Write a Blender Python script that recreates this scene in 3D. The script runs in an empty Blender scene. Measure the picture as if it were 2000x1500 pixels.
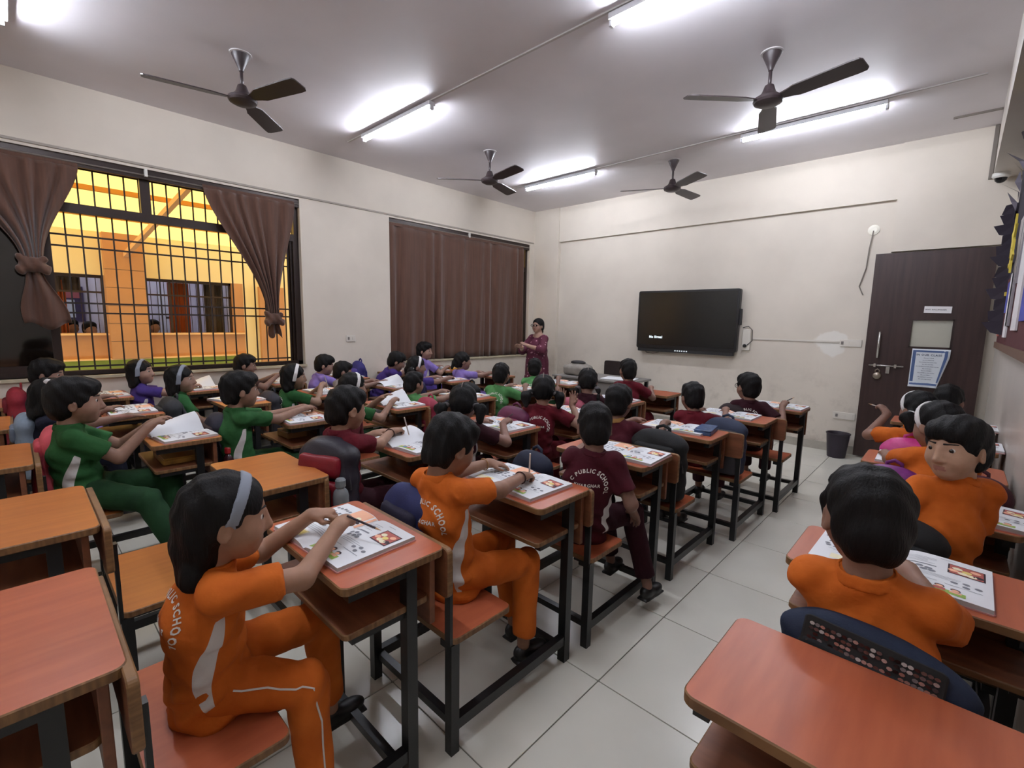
import bpy, math, random
import numpy as np
from mathutils import Vector, Matrix
from mathutils.bvhtree import BVHTree
random.seed(7); np.random.seed(7)
SC = bpy.context.scene
COL = SC.collection
# ------------------------------------------------------------------ camera
F_PX, YAW, PITCH, ROLL = 918.657, 0.755438091, -0.133050182, 0.0188767883
def _camrot():
    ca, sa = math.cos(YAW), math.sin(YAW)
    f = Vector((-sa*math.cos(PITCH), ca*math.cos(PITCH), math.sin(PITCH)))
    r = Vector((ca, sa, 0)); u = r.cross(f)
    r2 = math.cos(ROLL)*r + math.sin(ROLL)*u
    u2 = -math.sin(ROLL)*r + math.cos(ROLL)*u
    return Matrix((r2, u2, -f)).transposed()
cam_d = bpy.data.cameras.new('camera'); cam = bpy.data.objects.new('camera', cam_d); COL.objects.link(cam)
cam_d.sensor_width = 36; cam_d.lens = 36*F_PX/2000; cam_d.clip_start = .02
cam.matrix_world = Matrix.Translation((0, 0, 1.5)) @ _camrot().to_4x4()
SC.camera = cam
# ------------------------------------------------------------------ world, exposure
W = bpy.data.worlds.new('sky'); SC.world = W; W.use_nodes = True
W.node_tree.nodes['Background'].inputs[0].default_value = (.92, .96, 1, 1)
W.node_tree.nodes['Background'].inputs[1].default_value = 1.75
SC.view_settings.view_transform = 'Standard'; SC.view_settings.look = 'None'
SC.view_settings.gamma = 1; SC.view_settings.use_curve_mapping = False
SC.view_settings.exposure = 0.9
TUBE_POWER = 92.0
# ------------------------------------------------------------------ room constants
XL, XR, YF, YB, ZC = -5.80, .275, 6.76, -1.7, 3.46
DESK_Z, SEAT_Z = .775, .44
# ------------------------------------------------------------------ materials
def lin(c):
    return tuple((v/12.92 if v <= .04045 else ((v+.055)/1.055)**2.4) for v in [x/255 for x in c])
MATS = {}
def M(name, rgb, rough=.6, metal=0, noise=0, nscale=20, stretch=(1,1,1), bump=0, bscale=60, emit=0, spec=.5, coat=0, alpha=1, trans=0, noise_rgb=None, coords='Object'):
    if name in MATS: return MATS[name]
    m = bpy.data.materials.new(name); m.use_nodes = True; MATS[name] = m
    nt = m.node_tree; b = nt.nodes['Principled BSDF']; c = lin(rgb)+(1,)
    b.inputs['Base Color'].default_value = c; b.inputs['Roughness'].default_value = rough
    b.inputs['Metallic'].default_value = metal; b.inputs['Specular IOR Level'].default_value = spec
    b.inputs['Coat Weight'].default_value = coat; b.inputs['Coat Roughness'].default_value = .15
    b.inputs['Alpha'].default_value = alpha; b.inputs['Transmission Weight'].default_value = trans
    if emit:
        b.inputs['Emission Color'].default_value = c; b.inputs['Emission Strength'].default_value = emit
    m.diffuse_color = c
    if noise or bump:
        tc = nt.nodes.new('ShaderNodeTexCoord'); mp = nt.nodes.new('ShaderNodeMapping')
        mp.inputs['Scale'].default_value = stretch
        nt.links.new(tc.outputs[coords], mp.inputs[0])
    if noise:
        n = nt.nodes.new('ShaderNodeTexNoise'); n.inputs['Scale'].default_value = nscale; n.inputs['Detail'].default_value = 4
        nt.links.new(mp.outputs[0], n.inputs[0])
        r = nt.nodes.new('ShaderNodeValToRGB')
        d = lin(noise_rgb) if noise_rgb else tuple(x*(1-noise) for x in c[:3])
        r.color_ramp.elements[0].position = .35; r.color_ramp.elements[1].position = .65
        r.color_ramp.elements[0].color = d+(1,); r.color_ramp.elements[1].color = c
        nt.links.new(n.outputs[0], r.inputs[0]); nt.links.new(r.outputs[0], b.inputs['Base Color'])
    if bump:
        n2 = nt.nodes.new('ShaderNodeTexNoise'); n2.inputs['Scale'].default_value = bscale; n2.inputs['Detail'].default_value = 3
        nt.links.new(mp.outputs[0], n2.inputs[0])
        bp = nt.nodes.new('ShaderNodeBump'); bp.inputs['Strength'].default_value = bump; bp.inputs['Distance'].default_value = .004
        nt.links.new(n2.outputs[0], bp.inputs['Height']); nt.links.new(bp.outputs[0], b.inputs['Normal'])
    return m
# ------------------------------------------------------------------ object helpers
def link(o, parent=None):
    COL.objects.link(o)
    if parent is not None: o.parent = parent
    return o
def tag(o, label=None, cat=None, group=None, kind=None):
    if label: o['label'] = label
    if cat: o['category'] = cat
    if group: o['group'] = group
    if kind: o['kind'] = kind
    return o
def empty(name, loc=(0,0,0), rz=0, parent=None):
    o = bpy.data.objects.new(name, None); o.location = loc; o.rotation_euler[2] = rz; o.empty_display_size = .1
    return link(o, parent)
def mesh_data(name, v, f, mats, mi=None, smooth=False):
    me = bpy.data.meshes.new(name)
    me.from_pydata([tuple(map(float, p)) for p in v], [], [tuple(map(int, q)) for q in f])
    for m in (mats if isinstance(mats, (list, tuple)) else [mats]): me.materials.append(m)
    if mi is not None: me.polygons.foreach_set('material_index', np.asarray(mi, dtype=np.int32))
    if smooth: me.polygons.foreach_set('use_smooth', np.ones(len(me.polygons), dtype=bool))
    me.update(); return me
def fast_mesh(name, V, Q, mats, mi=None, smooth=True):
    me = bpy.data.meshes.new(name); n, k = len(V), Q.shape[1]
    me.vertices.add(n); me.vertices.foreach_set('co', V.astype(np.float32).ravel())
    me.loops.add(Q.size); me.loops.foreach_set('vertex_index', Q.astype(np.int32).ravel())
    me.polygons.add(len(Q)); me.polygons.foreach_set('loop_start', np.arange(0, Q.size, k, dtype=np.int32))
    for m in (mats if isinstance(mats, (list, tuple)) else [mats]): me.materials.append(m)
    if mi is not None: me.polygons.foreach_set('material_index', np.asarray(mi, dtype=np.int32))
    me.update(calc_edges=True); me.validate()
    me.polygons.foreach_set('use_smooth', np.full(len(me.polygons), smooth, dtype=bool))
    return me
def obj(name, me, parent=None, loc=(0,0,0), rot=(0,0,0)):
    o = bpy.data.objects.new(name, me); o.location = loc; o.rotation_euler = rot
    return link(o, parent)
class MB:
    """collects boxes, bars, boards; builds one mesh"""
    def __init__(s): s.v=[]; s.f=[]; s.m=[]
    def add(s, v, f, m=0):
        n=len(s.v); s.v += [tuple(p) for p in v]; s.f += [tuple(i+n for i in q) for q in f]; s.m += [m]*len(f)
        return s
    def box(s, x0,x1,y0,y1,z0,z1,m=0, b=0):
        if b:
            return s.board(x0,x1,y0,y1,z0,z1,r=b,m=m,n=2)
        v=[(x,y,z) for z in (z0,z1) for y in (y0,y1) for x in (x0,x1)]
        return s.add(v,[(0,2,3,1),(4,5,7,6),(0,1,5,4),(2,6,7,3),(1,3,7,5),(0,4,6,2)],m)
    def board(s, x0,x1,y0,y1,z0,z1,r=.03,m=0,n=5,mside=None,bev=.003):
        pts=[]
        for cx,cy,a0 in((x1-r,y1-r,0),(x0+r,y1-r,90),(x0+r,y0+r,180),(x1-r,y0+r,270)):
            for i in range(n+1):
                a=math.radians(a0+90*i/n); pts.append((math.cos(a),math.sin(a),cx,cy))
        k=len(pts); rings=[]
        for z,ins in((z0,bev),(z0+bev,0),(z1-bev,0),(z1,bev)):
            rings.append([(cx+(r-ins)*c,cy+(r-ins)*sn,z) for c,sn,cx,cy in pts])
        v=[p for rg in rings for p in rg]; fs=[]; 
        for j in range(3):
            for i in range(k): fs.append((j*k+i,j*k+(i+1)%k,(j+1)*k+(i+1)%k,(j+1)*k+i))
        ms=m if mside is None else mside
        n0=len(s.f); s.add(v,fs,ms); s.add(rings[3],[tuple(range(k))],m); s.add(rings[0],[tuple(range(k-1,-1,-1))],m)
        return s
    def bar(s,a,b,w,h=None,m=0,up=(0,0,1)):
        a=Vector(a);b=Vector(b);h=h or w;d=(b-a).normalized();u=Vector(up)
        if abs(d.dot(u))>.98:u=Vector((0,1,0))
        x=d.cross(u).normalized();y=x.cross(d)
        v=[p+x*sx*w/2+y*sy*h/2 for p in(a,b) for sx,sy in((-1,-1),(1,-1),(1,1),(-1,1))]
        return s.add(v,[(0,1,2,3),(7,6,5,4),(0,4,5,1),(1,5,6,2),(2,6,7,3),(3,7,4,0)],m)
    def tube(s,pts,r,n=8,m=0,cap=True):
        pts=[Vector(p) for p in pts]; rs=r if isinstance(r,(list,tuple)) else [r]*len(pts)
        N=None; rings=[]
        for i,p in enumerate(pts):
            d=(pts[min(i+1,len(pts)-1)]-pts[max(i-1,0)]).normalized()
            if N is None:
                N=d.orthogonal().normalized()
            N=(N-d*N.dot(d)).normalized(); B=d.cross(N)
            rings.append([p+rs[i]*(math.cos(2*math.pi*k/n)*N+math.sin(2*math.pi*k/n)*B) for k in range(n)])
        v=[q for rg in rings for q in rg]; f=[(i*n+k,i*n+(k+1)%n,(i+1)*n+(k+1)%n,(i+1)*n+k) for i in range(len(pts)-1) for k in range(n)]
        if cap: f+= [tuple(range(n-1,-1,-1)),tuple((len(pts)-1)*n+k for k in range(n))]
        return s.add(v,f,m)
    def lathe(s,prof,n=20,c=(0,0,0),m=0):
        v=[(c[0]+r*math.cos(2*math.pi*k/n),c[1]+r*math.sin(2*math.pi*k/n),c[2]+z) for r,z in prof for k in range(n)]
        f=[(i*n+k,i*n+(k+1)%n,(i+1)*n+(k+1)%n,(i+1)*n+k) for i in range(len(prof)-1) for k in range(n)]
        f+=[tuple(range(n-1,-1,-1)),tuple((len(prof)-1)*n+k for k in range(n))]
        return s.add(v,f,m)
    def poly(s,pts,m=0):
        return s.add(pts,[tuple(range(len(pts)))],m)
    def data(s,name,mats,smooth=False): return mesh_data(name,s.v,s.f,mats,s.m,smooth)
    def build(s,name,mats,parent=None,loc=(0,0,0),rot=(0,0,0),smooth=False):
        return obj(name,s.data(name,mats,smooth),parent,loc,rot)
def auto_smooth(me, ang=.6):
    me.polygons.foreach_set('use_smooth', np.ones(len(me.polygons), dtype=bool))
    try: me.set_sharp_from_angle(angle=ang)
    except Exception: pass
    return me
# ------------------------------------------------------------------ text
_GL={}
def glyph(ch, bold=.034):
    if ch in _GL: return _GL[ch]
    c=bpy.data.curves.new('glyph','FONT'); c.body=ch; c.size=1; c.resolution_u=2; c.offset=bold
    o=bpy.data.objects.new('glyph',c); COL.objects.link(o)
    dg=bpy.context.evaluated_depsgraph_get(); ev=o.evaluated_get(dg); me=ev.to_mesh()
    v=[(p.co.x,p.co.y) for p in me.vertices]; f=[tuple(p.vertices) for p in me.polygons]
    ev.to_mesh_clear(); bpy.data.objects.remove(o); bpy.data.curves.remove(c)
    w=max([p[0] for p in v],default=.3); 
    _GL[ch]=(v,f,w+.09 if v else .34); return _GL[ch]
def text_geo(txt, size, arc=None, align='c'):
    """2-D verts and faces; arc = radius (text bends over the top of a circle centred on the origin)"""
    gs=[glyph(c) if c!=' ' else ([],[],.34) for c in txt]; tot=sum(g[2] for g in gs)*size
    V=[];Fc=[]; x=-tot/2
    for v,f,w in gs:
        n=len(V)
        for (a,b) in v:
            if arc:
                th=(x+w*size/2)/arc; lx=(a-w/2)*size; ly=b*size+arc
                V.append((lx*math.cos(th)+ly*math.sin(th), -lx*math.sin(th)+ly*math.cos(th)))
            else: V.append((x+a*size,b*size))
        Fc+= [tuple(i+n for i in q) for q in f]; x+=w*size
    return V,Fc
# ------------------------------------------------------------------ smooth solid modelling (distance fields meshed with surface nets)
def _n(v): v=np.asarray(v,float); return v/max(np.linalg.norm(v),1e-9)
class SDF:
    def __init__(s): s.p=[]
    def cone(s,a,b,ra,rb,k=.012,op='u',flat=(0,0)):
        a=np.asarray(a,float);b=np.asarray(b,float);r=max(ra,rb)
        s.p.append((op,k,np.minimum(a,b)-r,np.maximum(a,b)+r,('c',a,b,ra,rb,flat))); return s
    def econe(s,a,b,side,wa,da,wb,db,k=.02,op='u',flat=(0,0)):
        a=np.asarray(a,float);b=np.asarray(b,float);r=max(wa,wb,da,db)
        s.p.append((op,k,np.minimum(a,b)-r,np.maximum(a,b)+r,('e',a,b,_n(side),wa,da,wb,db,flat))); return s
    def ell(s,c,r,R=None,k=.012,op='u'):
        c=np.asarray(c,float);r=np.asarray(r,float);R=np.eye(3) if R is None else np.asarray(R,float)
        e=np.sqrt(((R*r[None,:])**2).sum(1)); s.p.append((op,k,c-e,c+e,('l',c,r,R))); return s
    def box(s,c,half,rad,R=None,k=.01,op='u'):
        c=np.asarray(c,float);half=np.asarray(half,float);R=np.eye(3) if R is None else np.asarray(R,float)
        e=np.abs(R)@half; s.p.append((op,k,c-e,c+e,('b',c,half,rad,R))); return s
    @staticmethod
    def dist(q,P):
        t=q[0]
        if t=='c':
            _,a,b,ra,rb,fl=q; ab=b-a; L=max(np.linalg.norm(ab),1e-6)
            w=P-a; tt=(w@ab)/(L*L); tc=np.clip(tt,0,1)
            d=np.sqrt(((w-tc[...,None]*ab)**2).sum(-1))-(ra+tc*(rb-ra))
            if fl[0] or fl[1]:
                rad=np.sqrt(np.maximum(((w-tt[...,None]*ab)**2).sum(-1),0))-(ra+tc*(rb-ra))
                if fl[0]: d=np.where(tt<0,np.maximum(rad,-tt*L),d)
                if fl[1]: d=np.where(tt>1,np.maximum(rad,(tt-1)*L),d)
                if fl[0]: d=np.maximum(d,-tt*L)
                if fl[1]: d=np.maximum(d,(tt-1)*L)
            return d
        if t=='e':
            _,a,b,sd,wa,da,wb,db,fl=q; ab=b-a; L=max(np.linalg.norm(ab),1e-6); ax=ab/L
            sd=_n(sd-ax*(sd@ax)); fw=np.cross(ax,sd)
            w=P-a; z=w@ax; x=w@sd; y=w@fw; tc=np.clip(z/L,0,1)
            wr=wa+tc*(wb-wa); dr=da+tc*(db-da); dz=z-tc*L
            sc=np.minimum(wr,dr)
            d=(np.sqrt((x/wr)**2+(y/dr)**2+(dz/sc)**2)-1)*sc
            if fl[0]: d=np.where(z<.3*L,np.maximum((np.sqrt((x/wr)**2+(y/dr)**2)-1)*sc,-z),d)
            return d
        if t=='l':
            _,c,r,R=q; w=(P-c)@R; k0=np.sqrt(((w/r)**2).sum(-1)); k1=np.sqrt(((w/(r*r))**2).sum(-1))
            return k0*(k0-1)/np.maximum(k1,1e-6)
        if t=='b':
            _,c,hf,rad,R=q; w=np.abs((P-c)@R)-(hf-rad); return np.sqrt((np.maximum(w,0)**2).sum(-1))+np.minimum(w.max(-1),0)-rad
    def field(s,h,grow=0.0):
        us=[p for p in s.p if p[0]=='u']
        lo=np.min([p[2] for p in us],0)-3*h-grow; hi=np.max([p[3] for p in us],0)+3*h+grow
        n=np.ceil((hi-lo)/h).astype(int)+1
        f=np.full(n,1.0,np.float32); ax=[lo[i]+h*np.arange(n[i]) for i in range(3)]
        for op,k,a,b,q in s.p:
            m=k+3*h+grow
            i0=np.clip(np.floor((a-m-lo)/h).astype(int),0,n-1); i1=np.clip(np.ceil((b+m-lo)/h).astype(int)+1,1,n)
            if np.any(i1<=i0): continue
            P=np.stack(np.meshgrid(*[ax[i][i0[i]:i1[i]] for i in range(3)],indexing='ij'),-1)
            d=s.dist(q,P)-(grow if op=='u' else 0); sl=tuple(slice(i0[i],i1[i]) for i in range(3)); o=f[sl]
            if op=='u':
                hh=np.maximum(k-np.abs(o-d),0)/max(k,1e-6); f[sl]=np.minimum(o,d)-hh*hh*k*.25
            elif op=='s':
                d=-d; hh=np.maximum(k-np.abs(o-d),0)/max(k,1e-6); f[sl]=np.maximum(o,d)+hh*hh*k*.25
        return f,lo,ax
    def mesh(s,h,disp=None,cut=None,grow=0.0):
        f,lo,ax=s.field(h,grow)
        if disp or cut:
            idx=np.argwhere(np.abs(f)<.05)
            P=lo+h*idx
            v=f[tuple(idx.T)]
            if disp: v=v+disp(P)
            if cut: v=np.maximum(v,cut(P))
            f[tuple(idx.T)]=v
            if cut:
                far=np.argwhere(f<=-.05)
                if len(far): f[tuple(far.T)]=np.maximum(f[tuple(far.T)],cut(lo+h*far))
        return surface_net(f,lo,h)
def surface_net(f,lo,h):
    s=f<0; c=np.zeros(np.array(f.shape)-1,np.uint8)
    for dx in(0,1):
        for dy in(0,1):
            for dz in(0,1): c+=s[dx:c.shape[0]+dx,dy:c.shape[1]+dy,dz:c.shape[2]+dz]
    act=(c>0)&(c<8); ids=np.argwhere(act); idx=np.full(c.shape,-1,np.int32); idx[tuple(ids.T)]=np.arange(len(ids))
    acc=np.zeros((len(ids),3));cnt=np.zeros(len(ids))
    for axis in range(3):
        o=[a for a in range(3) if a!=axis]
        for u in(0,1):
            for w in(0,1):
                a=np.zeros(3,int);a[o[0]]=u;a[o[1]]=w;b=a.copy();b[axis]=1
                fa=f[tuple((ids+a).T)];fb=f[tuple((ids+b).T)];m=(fa<0)!=(fb<0)
                t=np.where(m,fa/np.where(m,fa-fb,1),0)
                p=a[None,:]+t[:,None]*(b-a)[None,:]; acc+=p*m[:,None]; cnt+=m
    V=lo+h*(ids+acc/np.maximum(cnt,1)[:,None]); Qs=[]
    for axis in range(3):
        o=[(axis+1)%3,(axis+2)%3]
        sl0=[slice(None)]*3;sl1=[slice(None)]*3;sl0[axis]=slice(0,-1);sl1[axis]=slice(1,None)
        ch=s[tuple(sl0)]!=s[tuple(sl1)]; e=np.argwhere(ch)
        ok=(e[:,o[0]]>0)&(e[:,o[1]]>0)&(e[:,o[0]]<c.shape[o[0]])&(e[:,o[1]]<c.shape[o[1]]); e=e[ok]
        u=np.zeros(3,int);u[o[0]]=1;w=np.zeros(3,int);w[o[1]]=1
        q=np.stack([idx[tuple((e-u-w).T)],idx[tuple((e-w).T)],idx[tuple(e.T)],idx[tuple((e-u).T)]],1)
        ins=s[tuple(e.T)]; q=np.where(ins[:,None],q,q[:,::-1]); Qs.append(q)
    Q=np.concatenate(Qs) if Qs else np.zeros((0,4),int)
    return V,Q[(Q>=0).all(1)]
def relax(V,Q,it=1,lam=.5):
    for _ in range(it):
        acc=np.zeros_like(V);cnt=np.zeros(len(V))
        for i in range(4):
            a=Q[:,i]
            for j in((i+1)%4,(i+3)%4):
                w=V[Q[:,j]]; cnt+=np.bincount(a,minlength=len(V))
                for x in range(3): acc[:,x]+=np.bincount(a,weights=w[:,x],minlength=len(V))
        V=V+lam*(acc/np.maximum(cnt,1)[:,None]-V)
    return V
def rotz(a): c,s=math.cos(a),math.sin(a); return np.array([[c,-s,0],[s,c,0],[0,0,1.]])
def rotx(a): c,s=math.cos(a),math.sin(a); return np.array([[1,0,0],[0,c,-s],[0,s,c]])
def roty(a): c,s=math.cos(a),math.sin(a); return np.array([[c,0,s],[0,1,0],[-s,0,c]])
# ------------------------------------------------------------------ people
SKIN={}
def skin_mat(rgb):
    rgb=(int(rgb[0]*1.06+8),int(rgb[1]*1.06+10),int(rgb[2]*1.06+12)); k='skin_%d_%d_%d'%rgb
    if k not in MATS:
        m=M(k,rgb,rough=.55,noise=.12,nscale=30,spec=.35)
        b=m.node_tree.nodes['Principled BSDF']; b.inputs['Subsurface Weight'].default_value=.08
        b.inputs['Subsurface Radius'].default_value=(.6,.25,.12); b.inputs['Subsurface Scale'].default_value=.01
    return MATS[k]
HAIR=M('black_hair',(14,12,13),rough=.62,noise=.5,nscale=60,stretch=(1,1,.12),bump=.8,bscale=190,spec=.22)
LIP=M('lips',(150,102,90),rough=.5); WHITE_CLOTH=M('white_cloth',(205,200,198),rough=.8,bump=.15,bscale=300)
GREY_BAND=M('grey_band',(128,134,146),rough=.7); WHITE_BAND=M('white_band',(222,220,220),rough=.6)
SHOE=M('black_shoe',(18,17,18),rough=.45,noise=.3,nscale=30); SOCK=M('sock',(150,145,140),rough=.9)
EYE=M('eye_white',(200,192,186),rough=.25); IRIS=M('iris',(24,15,12),rough=.15); BROW=M('eyebrow',(26,20,19),rough=.8)
CLOTH={}
def add_panel(m):
    nt=m.node_tree; b=nt.nodes['Principled BSDF']; src=b.inputs['Base Color'].links[0].from_socket
    at=nt.nodes.new('ShaderNodeAttribute'); at.attribute_name='panel'; gt=nt.nodes.new('ShaderNodeMath'); gt.operation='GREATER_THAN'; gt.inputs[1].default_value=0
    mx=nt.nodes.new('ShaderNodeMix'); mx.data_type='RGBA'; nt.links.new(at.outputs['Fac'],gt.inputs[0]); nt.links.new(gt.outputs[0],mx.inputs[0]); nt.links.new(src,mx.inputs[6]); mx.inputs[7].default_value=lin((205,200,198))+(1,); nt.links.new(mx.outputs[2],b.inputs['Base Color'])
for nm,rgb,rg2 in(('orange',(198,102,34),(180,88,26)),('maroon',(72,20,32),(60,15,26)),('redmaroon',(98,22,34),(82,17,28)),('darkmaroon',(52,18,28),(42,14,22)),('green',(44,92,50),(36,78,40)),
                  ('brightgreen',(84,138,84),(70,120,70)),('purple',(72,54,124),(60,44,104)),('lilac',(142,122,190),(120,102,168)),('grey',(150,144,144),(120,116,116)),
                  ('darkgreen',(34,68,40),(26,54,32)),('navy',(28,30,46),(20,22,36)),('brown',(70,46,40),(54,36,32))):
    CLOTH[nm]=M('cloth_'+nm,rgb,rough=.85,noise=.1,noise_rgb=rg2,nscale=9,bump=.9,bscale=26,spec=.2); add_panel(CLOTH[nm])
def kin(a,b,la,lb,hint):
    a=np.asarray(a,float);b=np.asarray(b,float);d=b-a;L=np.linalg.norm(d)
    if L>(la+lb)*.985:
        sc=L/((la+lb)*.985); la*=sc; lb*=sc
    u=d/max(L,1e-6); x=(la*la-lb*lb+L*L)/(2*L); y=math.sqrt(max(la*la-x*x,0))
    h=np.asarray(hint,float); h=_n(h-u*(h@u)); return a+u*x+h*y
def head_prims(S,hc,R,s=1,lod=0):
    E=lambda c,r,k,op='u',RR=None: S.ell(hc+R@(np.array(c)*s),np.array(r)*s,R if RR is None else R@RR,k*s,op)
    C=lambda a,b,ra,rb,k,op='u': S.cone(hc+R@(np.array(a)*s),hc+R@(np.array(b)*s),ra*s,rb*s,k*s,op)
    E((0,-.012,.018),(.072,.089,.080),.01)
    E((0,.026,-.032),(.060,.056,.072),.03)
    E((0,.048,-.080),(.028,.026,.020),.03)
    for x in(-1,1):
        E((x*.034,.046,-.035),(.026,.026,.026),.025)
        E((x*.0715,-.006,-.018),(.0085,.018,.026),.008,RR=rotz(-x*.45))
        if lod==0: E((x*.079,-.002,-.016),(.005,.011,.016),.006,'s',rotz(-x*.45))
    if lod<2:
        C((0,.080,.004),(0,.094,-.030),.007,.0115,.014)
        for x in(-1,1):
            C((x*.006,.088,-.034),(x*.012,.084,-.035),.007,.006,.008)
            E((x*.030,.088,.002),(.017,.012,.009),.008,'s')
        C((-.013,.0775,-.057),(.013,.0775,-.057),.0055,.0055,.008)
        C((-.010,.0765,-.065),(.010,.0765,-.065),.006,.006,.007)
        if lod==0: C((-.018,.086,-.061),(.018,.086,-.061),.0016,.0016,.003,'s')
def hand_prims(S,w,yd,nz,side,pose,s=1,lod=0):
    """w wrist, yd finger direction, nz back-of-hand normal, side +1 = thumb on +x of the hand frame"""
    yd=_n(yd); nz=np.asarray(nz,float); nz=_n(nz-yd*(nz@yd)); x=np.cross(yd,nz)*side
    curl={'flat':.18,'rest':.5,'grip':1.15,'fist':1.5,'open':.12,'point':1.2}[pose]
    fan=.32 if pose=='open' else .10
    fr=.0068*s
    pc=w+yd*.036*s; Rm=np.stack([x,yd,nz],1)
    S.ell(pc,np.array((.031,.042,.0135))*s,Rm,.012)
    S.cone(w,w+yd*.02*s,.0195*s,.02*s,.012)
    for i,(ox,L) in enumerate(((.024,.040),(.009,.047),(-.007,.044),(-.022,.034))):
        a=w+yd*(.066-.004*abs(i-1.3))*s+x*ox*s
        c=.1 if (pose=='point' and i==0) else curl*(1+.08*i)
        d0=_n(yd+x*ox*fan/.02)
        d=d0*math.cos(c*.55)-nz*math.sin(c*.55); b=a+d*L*.5*s
        d2=d0*math.cos(c*1.35)-nz*math.sin(c*1.35); e=b+d2*L*.34*s
        d3=d0*math.cos(c*1.9)-nz*math.sin(c*1.9); g=e+d3*L*.26*s
        S.cone(a-yd*.012*s,b,fr*1.12,fr,.004); S.cone(b,e,fr,fr*.94,.003); S.cone(e,g,fr*.94,fr*.82,.003)
    a=w+yd*.018*s+x*.022*s-nz*.004*s
    if pose in('grip','fist','point'): m1=a+(x*.55+yd*.75-nz*.5)*.028*s; e=m1+(yd*.75-x*.75-nz*.35)*.026*s
    else: m1=a+(x*.75+yd*.65-nz*.25)*.030*s; e=m1+(x*.25+yd*.9-nz*.2)*.026*s
    S.cone(a,m1,fr*1.45,fr*1.15,.010); S.cone(m1,e,fr*1.15,fr*.9,.003)
def wob(P,seed=0):
    a=P[:,0]*1.0;b=P[:,1]*1.0;c=P[:,2]*1.0
    return (np.sin(31*a+17*b+seed)+np.sin(23*b-29*c+1.7*seed)+np.sin(37*c+19*a+2.3*seed))/3
def folds(P,seed,z0,z1,amp,fr=150):
    m=np.exp(-((P[:,2]-z0)/z1)**2)
    return amp*m*np.sin(fr*(P[:,2]+.05*np.sin(9*P[:,0]+7*P[:,1]+seed)+.25*P[:,1]*np.cos(seed)))
def to_obj(name,V,Q,mats,parent,mi=None,sm=1):
    if sm: V=relax(V,Q,sm)
    return obj(name,fast_mesh(name,V,Q,mats,mi),parent)
def hair_sdf(style,hc,R,s):
    S=SDF()
    E=lambda c,r,k=.02,op='u': S.ell(hc+R@(np.array(c)*s),np.array(r)*s,R,k*s,op)
    C=lambda a,b,ra,rb,k=.015,op='u': S.cone(hc+R@(np.array(a)*s),hc+R@(np.array(b)*s),ra*s,rb*s,k*s,op)
    if style in('boy','crop'):
        g=0 if style=='boy' else -.004
        E((0,-.016,.028),(.080+g,.096+g,.086+g)); E((0,-.045,-.026),(.070+g,.060,.074))
        E((0,.035,.066),(.062+g,.052,.036+g),.03)
        for x in(-1,1): C((x*.068,.022,.02),(x*.069,.018,-.012),.012,.008)
        E((0,.094,-.048),(.082,.078,.088),.012,'s')
        for x in(-1,1): E((x*.088,-.002,-.034),(.026,.026,.034),.008,'s')
        E((0,-.05,-.138),(.12,.09,.05),.012,'s')
    elif style=='bob':
        E((0,-.016,.026),(.080,.097,.086)); E((0,-.042,-.050),(.074,.064,.090),.03); C((-.052,-.045,-.11),(.052,-.045,-.11),.032,.032,.03)
        for x in(-1,1): C((x*.070,.0,.03),(x*.070,-.018,-.095),.018,.020)
        E((0,.098,-.045),(.066,.088,.090),.012,'s'); E((0,.02,-.17),(.09,.06,.05),.01,'s')
    elif style=='tuck':                                  # straight hair tucked behind the ears, falling to the nape
        E((0,-.014,.026),(.078,.096,.085)); E((0,-.052,-.05),(.066,.058,.10),.03); C((-.042,-.058,-.135),(.042,-.058,-.135),.030,.030,.03)
        E((0,.096,-.046),(.074,.080,.090),.012,'s')
        for x in(-1,1): E((x*.090,.004,-.034),(.028,.030,.036),.008,'s')
    elif style=='hold':                                  # hair pulled back smoothly, short tail low at the nape
        E((0,-.014,.026),(.080,.095,.084)); E((0,-.05,-.03),(.066,.058,.066),.03); C((0,-.105,-.02),(0,-.125,-.09),.026,.018)
        E((0,.096,-.046),(.076,.080,.090),.012,'s'); E((0,-.03,-.13),(.12,.09,.05),.012,'s')
        for x in(-1,1): E((x*.088,-.002,-.030),(.026,.026,.034),.008,'s')
    elif style in('pony','plaits'):
        E((0,-.014,.026),(.080,.095,.084)); E((0,-.045,-.02),(.070,.060,.062),.03)
        E((0,.096,-.046),(.076,.080,.090),.012,'s'); E((0,-.05,-.118),(.12,.09,.045),.012,'s')
        for x in(-1,1): E((x*.088,-.002,-.030),(.026,.026,.034),.008,'s')
        for x in(-1,1):
            if style=='pony':
                C((x*.082,-.06,-.02),(x*.115,-.075,-.05),.018,.034,.01); C((x*.115,-.075,-.05),(x*.112,-.085,-.115),.036,.018,.01)
            else:
                C((x*.07,-.07,-.05),(x*.088,-.085,-.08),.014,.018,.008)
                for j in range(5): E((x*.090,-.088,-.095-.024*j),(.017-.0015*j,.016-.0015*j,.016),.006)
    elif style=='adult':
        E((0,-.014,.028),(.080,.096,.084)); E((0,-.05,-.03),(.068,.058,.066),.03)
        C((.01,-.10,-.03),(.03,-.125,-.09),.030,.030); C((.03,-.125,-.09),(.045,-.115,-.20),.03,.014)
        E((0,.096,-.040),(.072,.078,.092),.012,'s'); E((0,-.02,-.14),(.12,.09,.05),.012,'s')
    return S
BODY_TREE={}; HS=1.07
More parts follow.
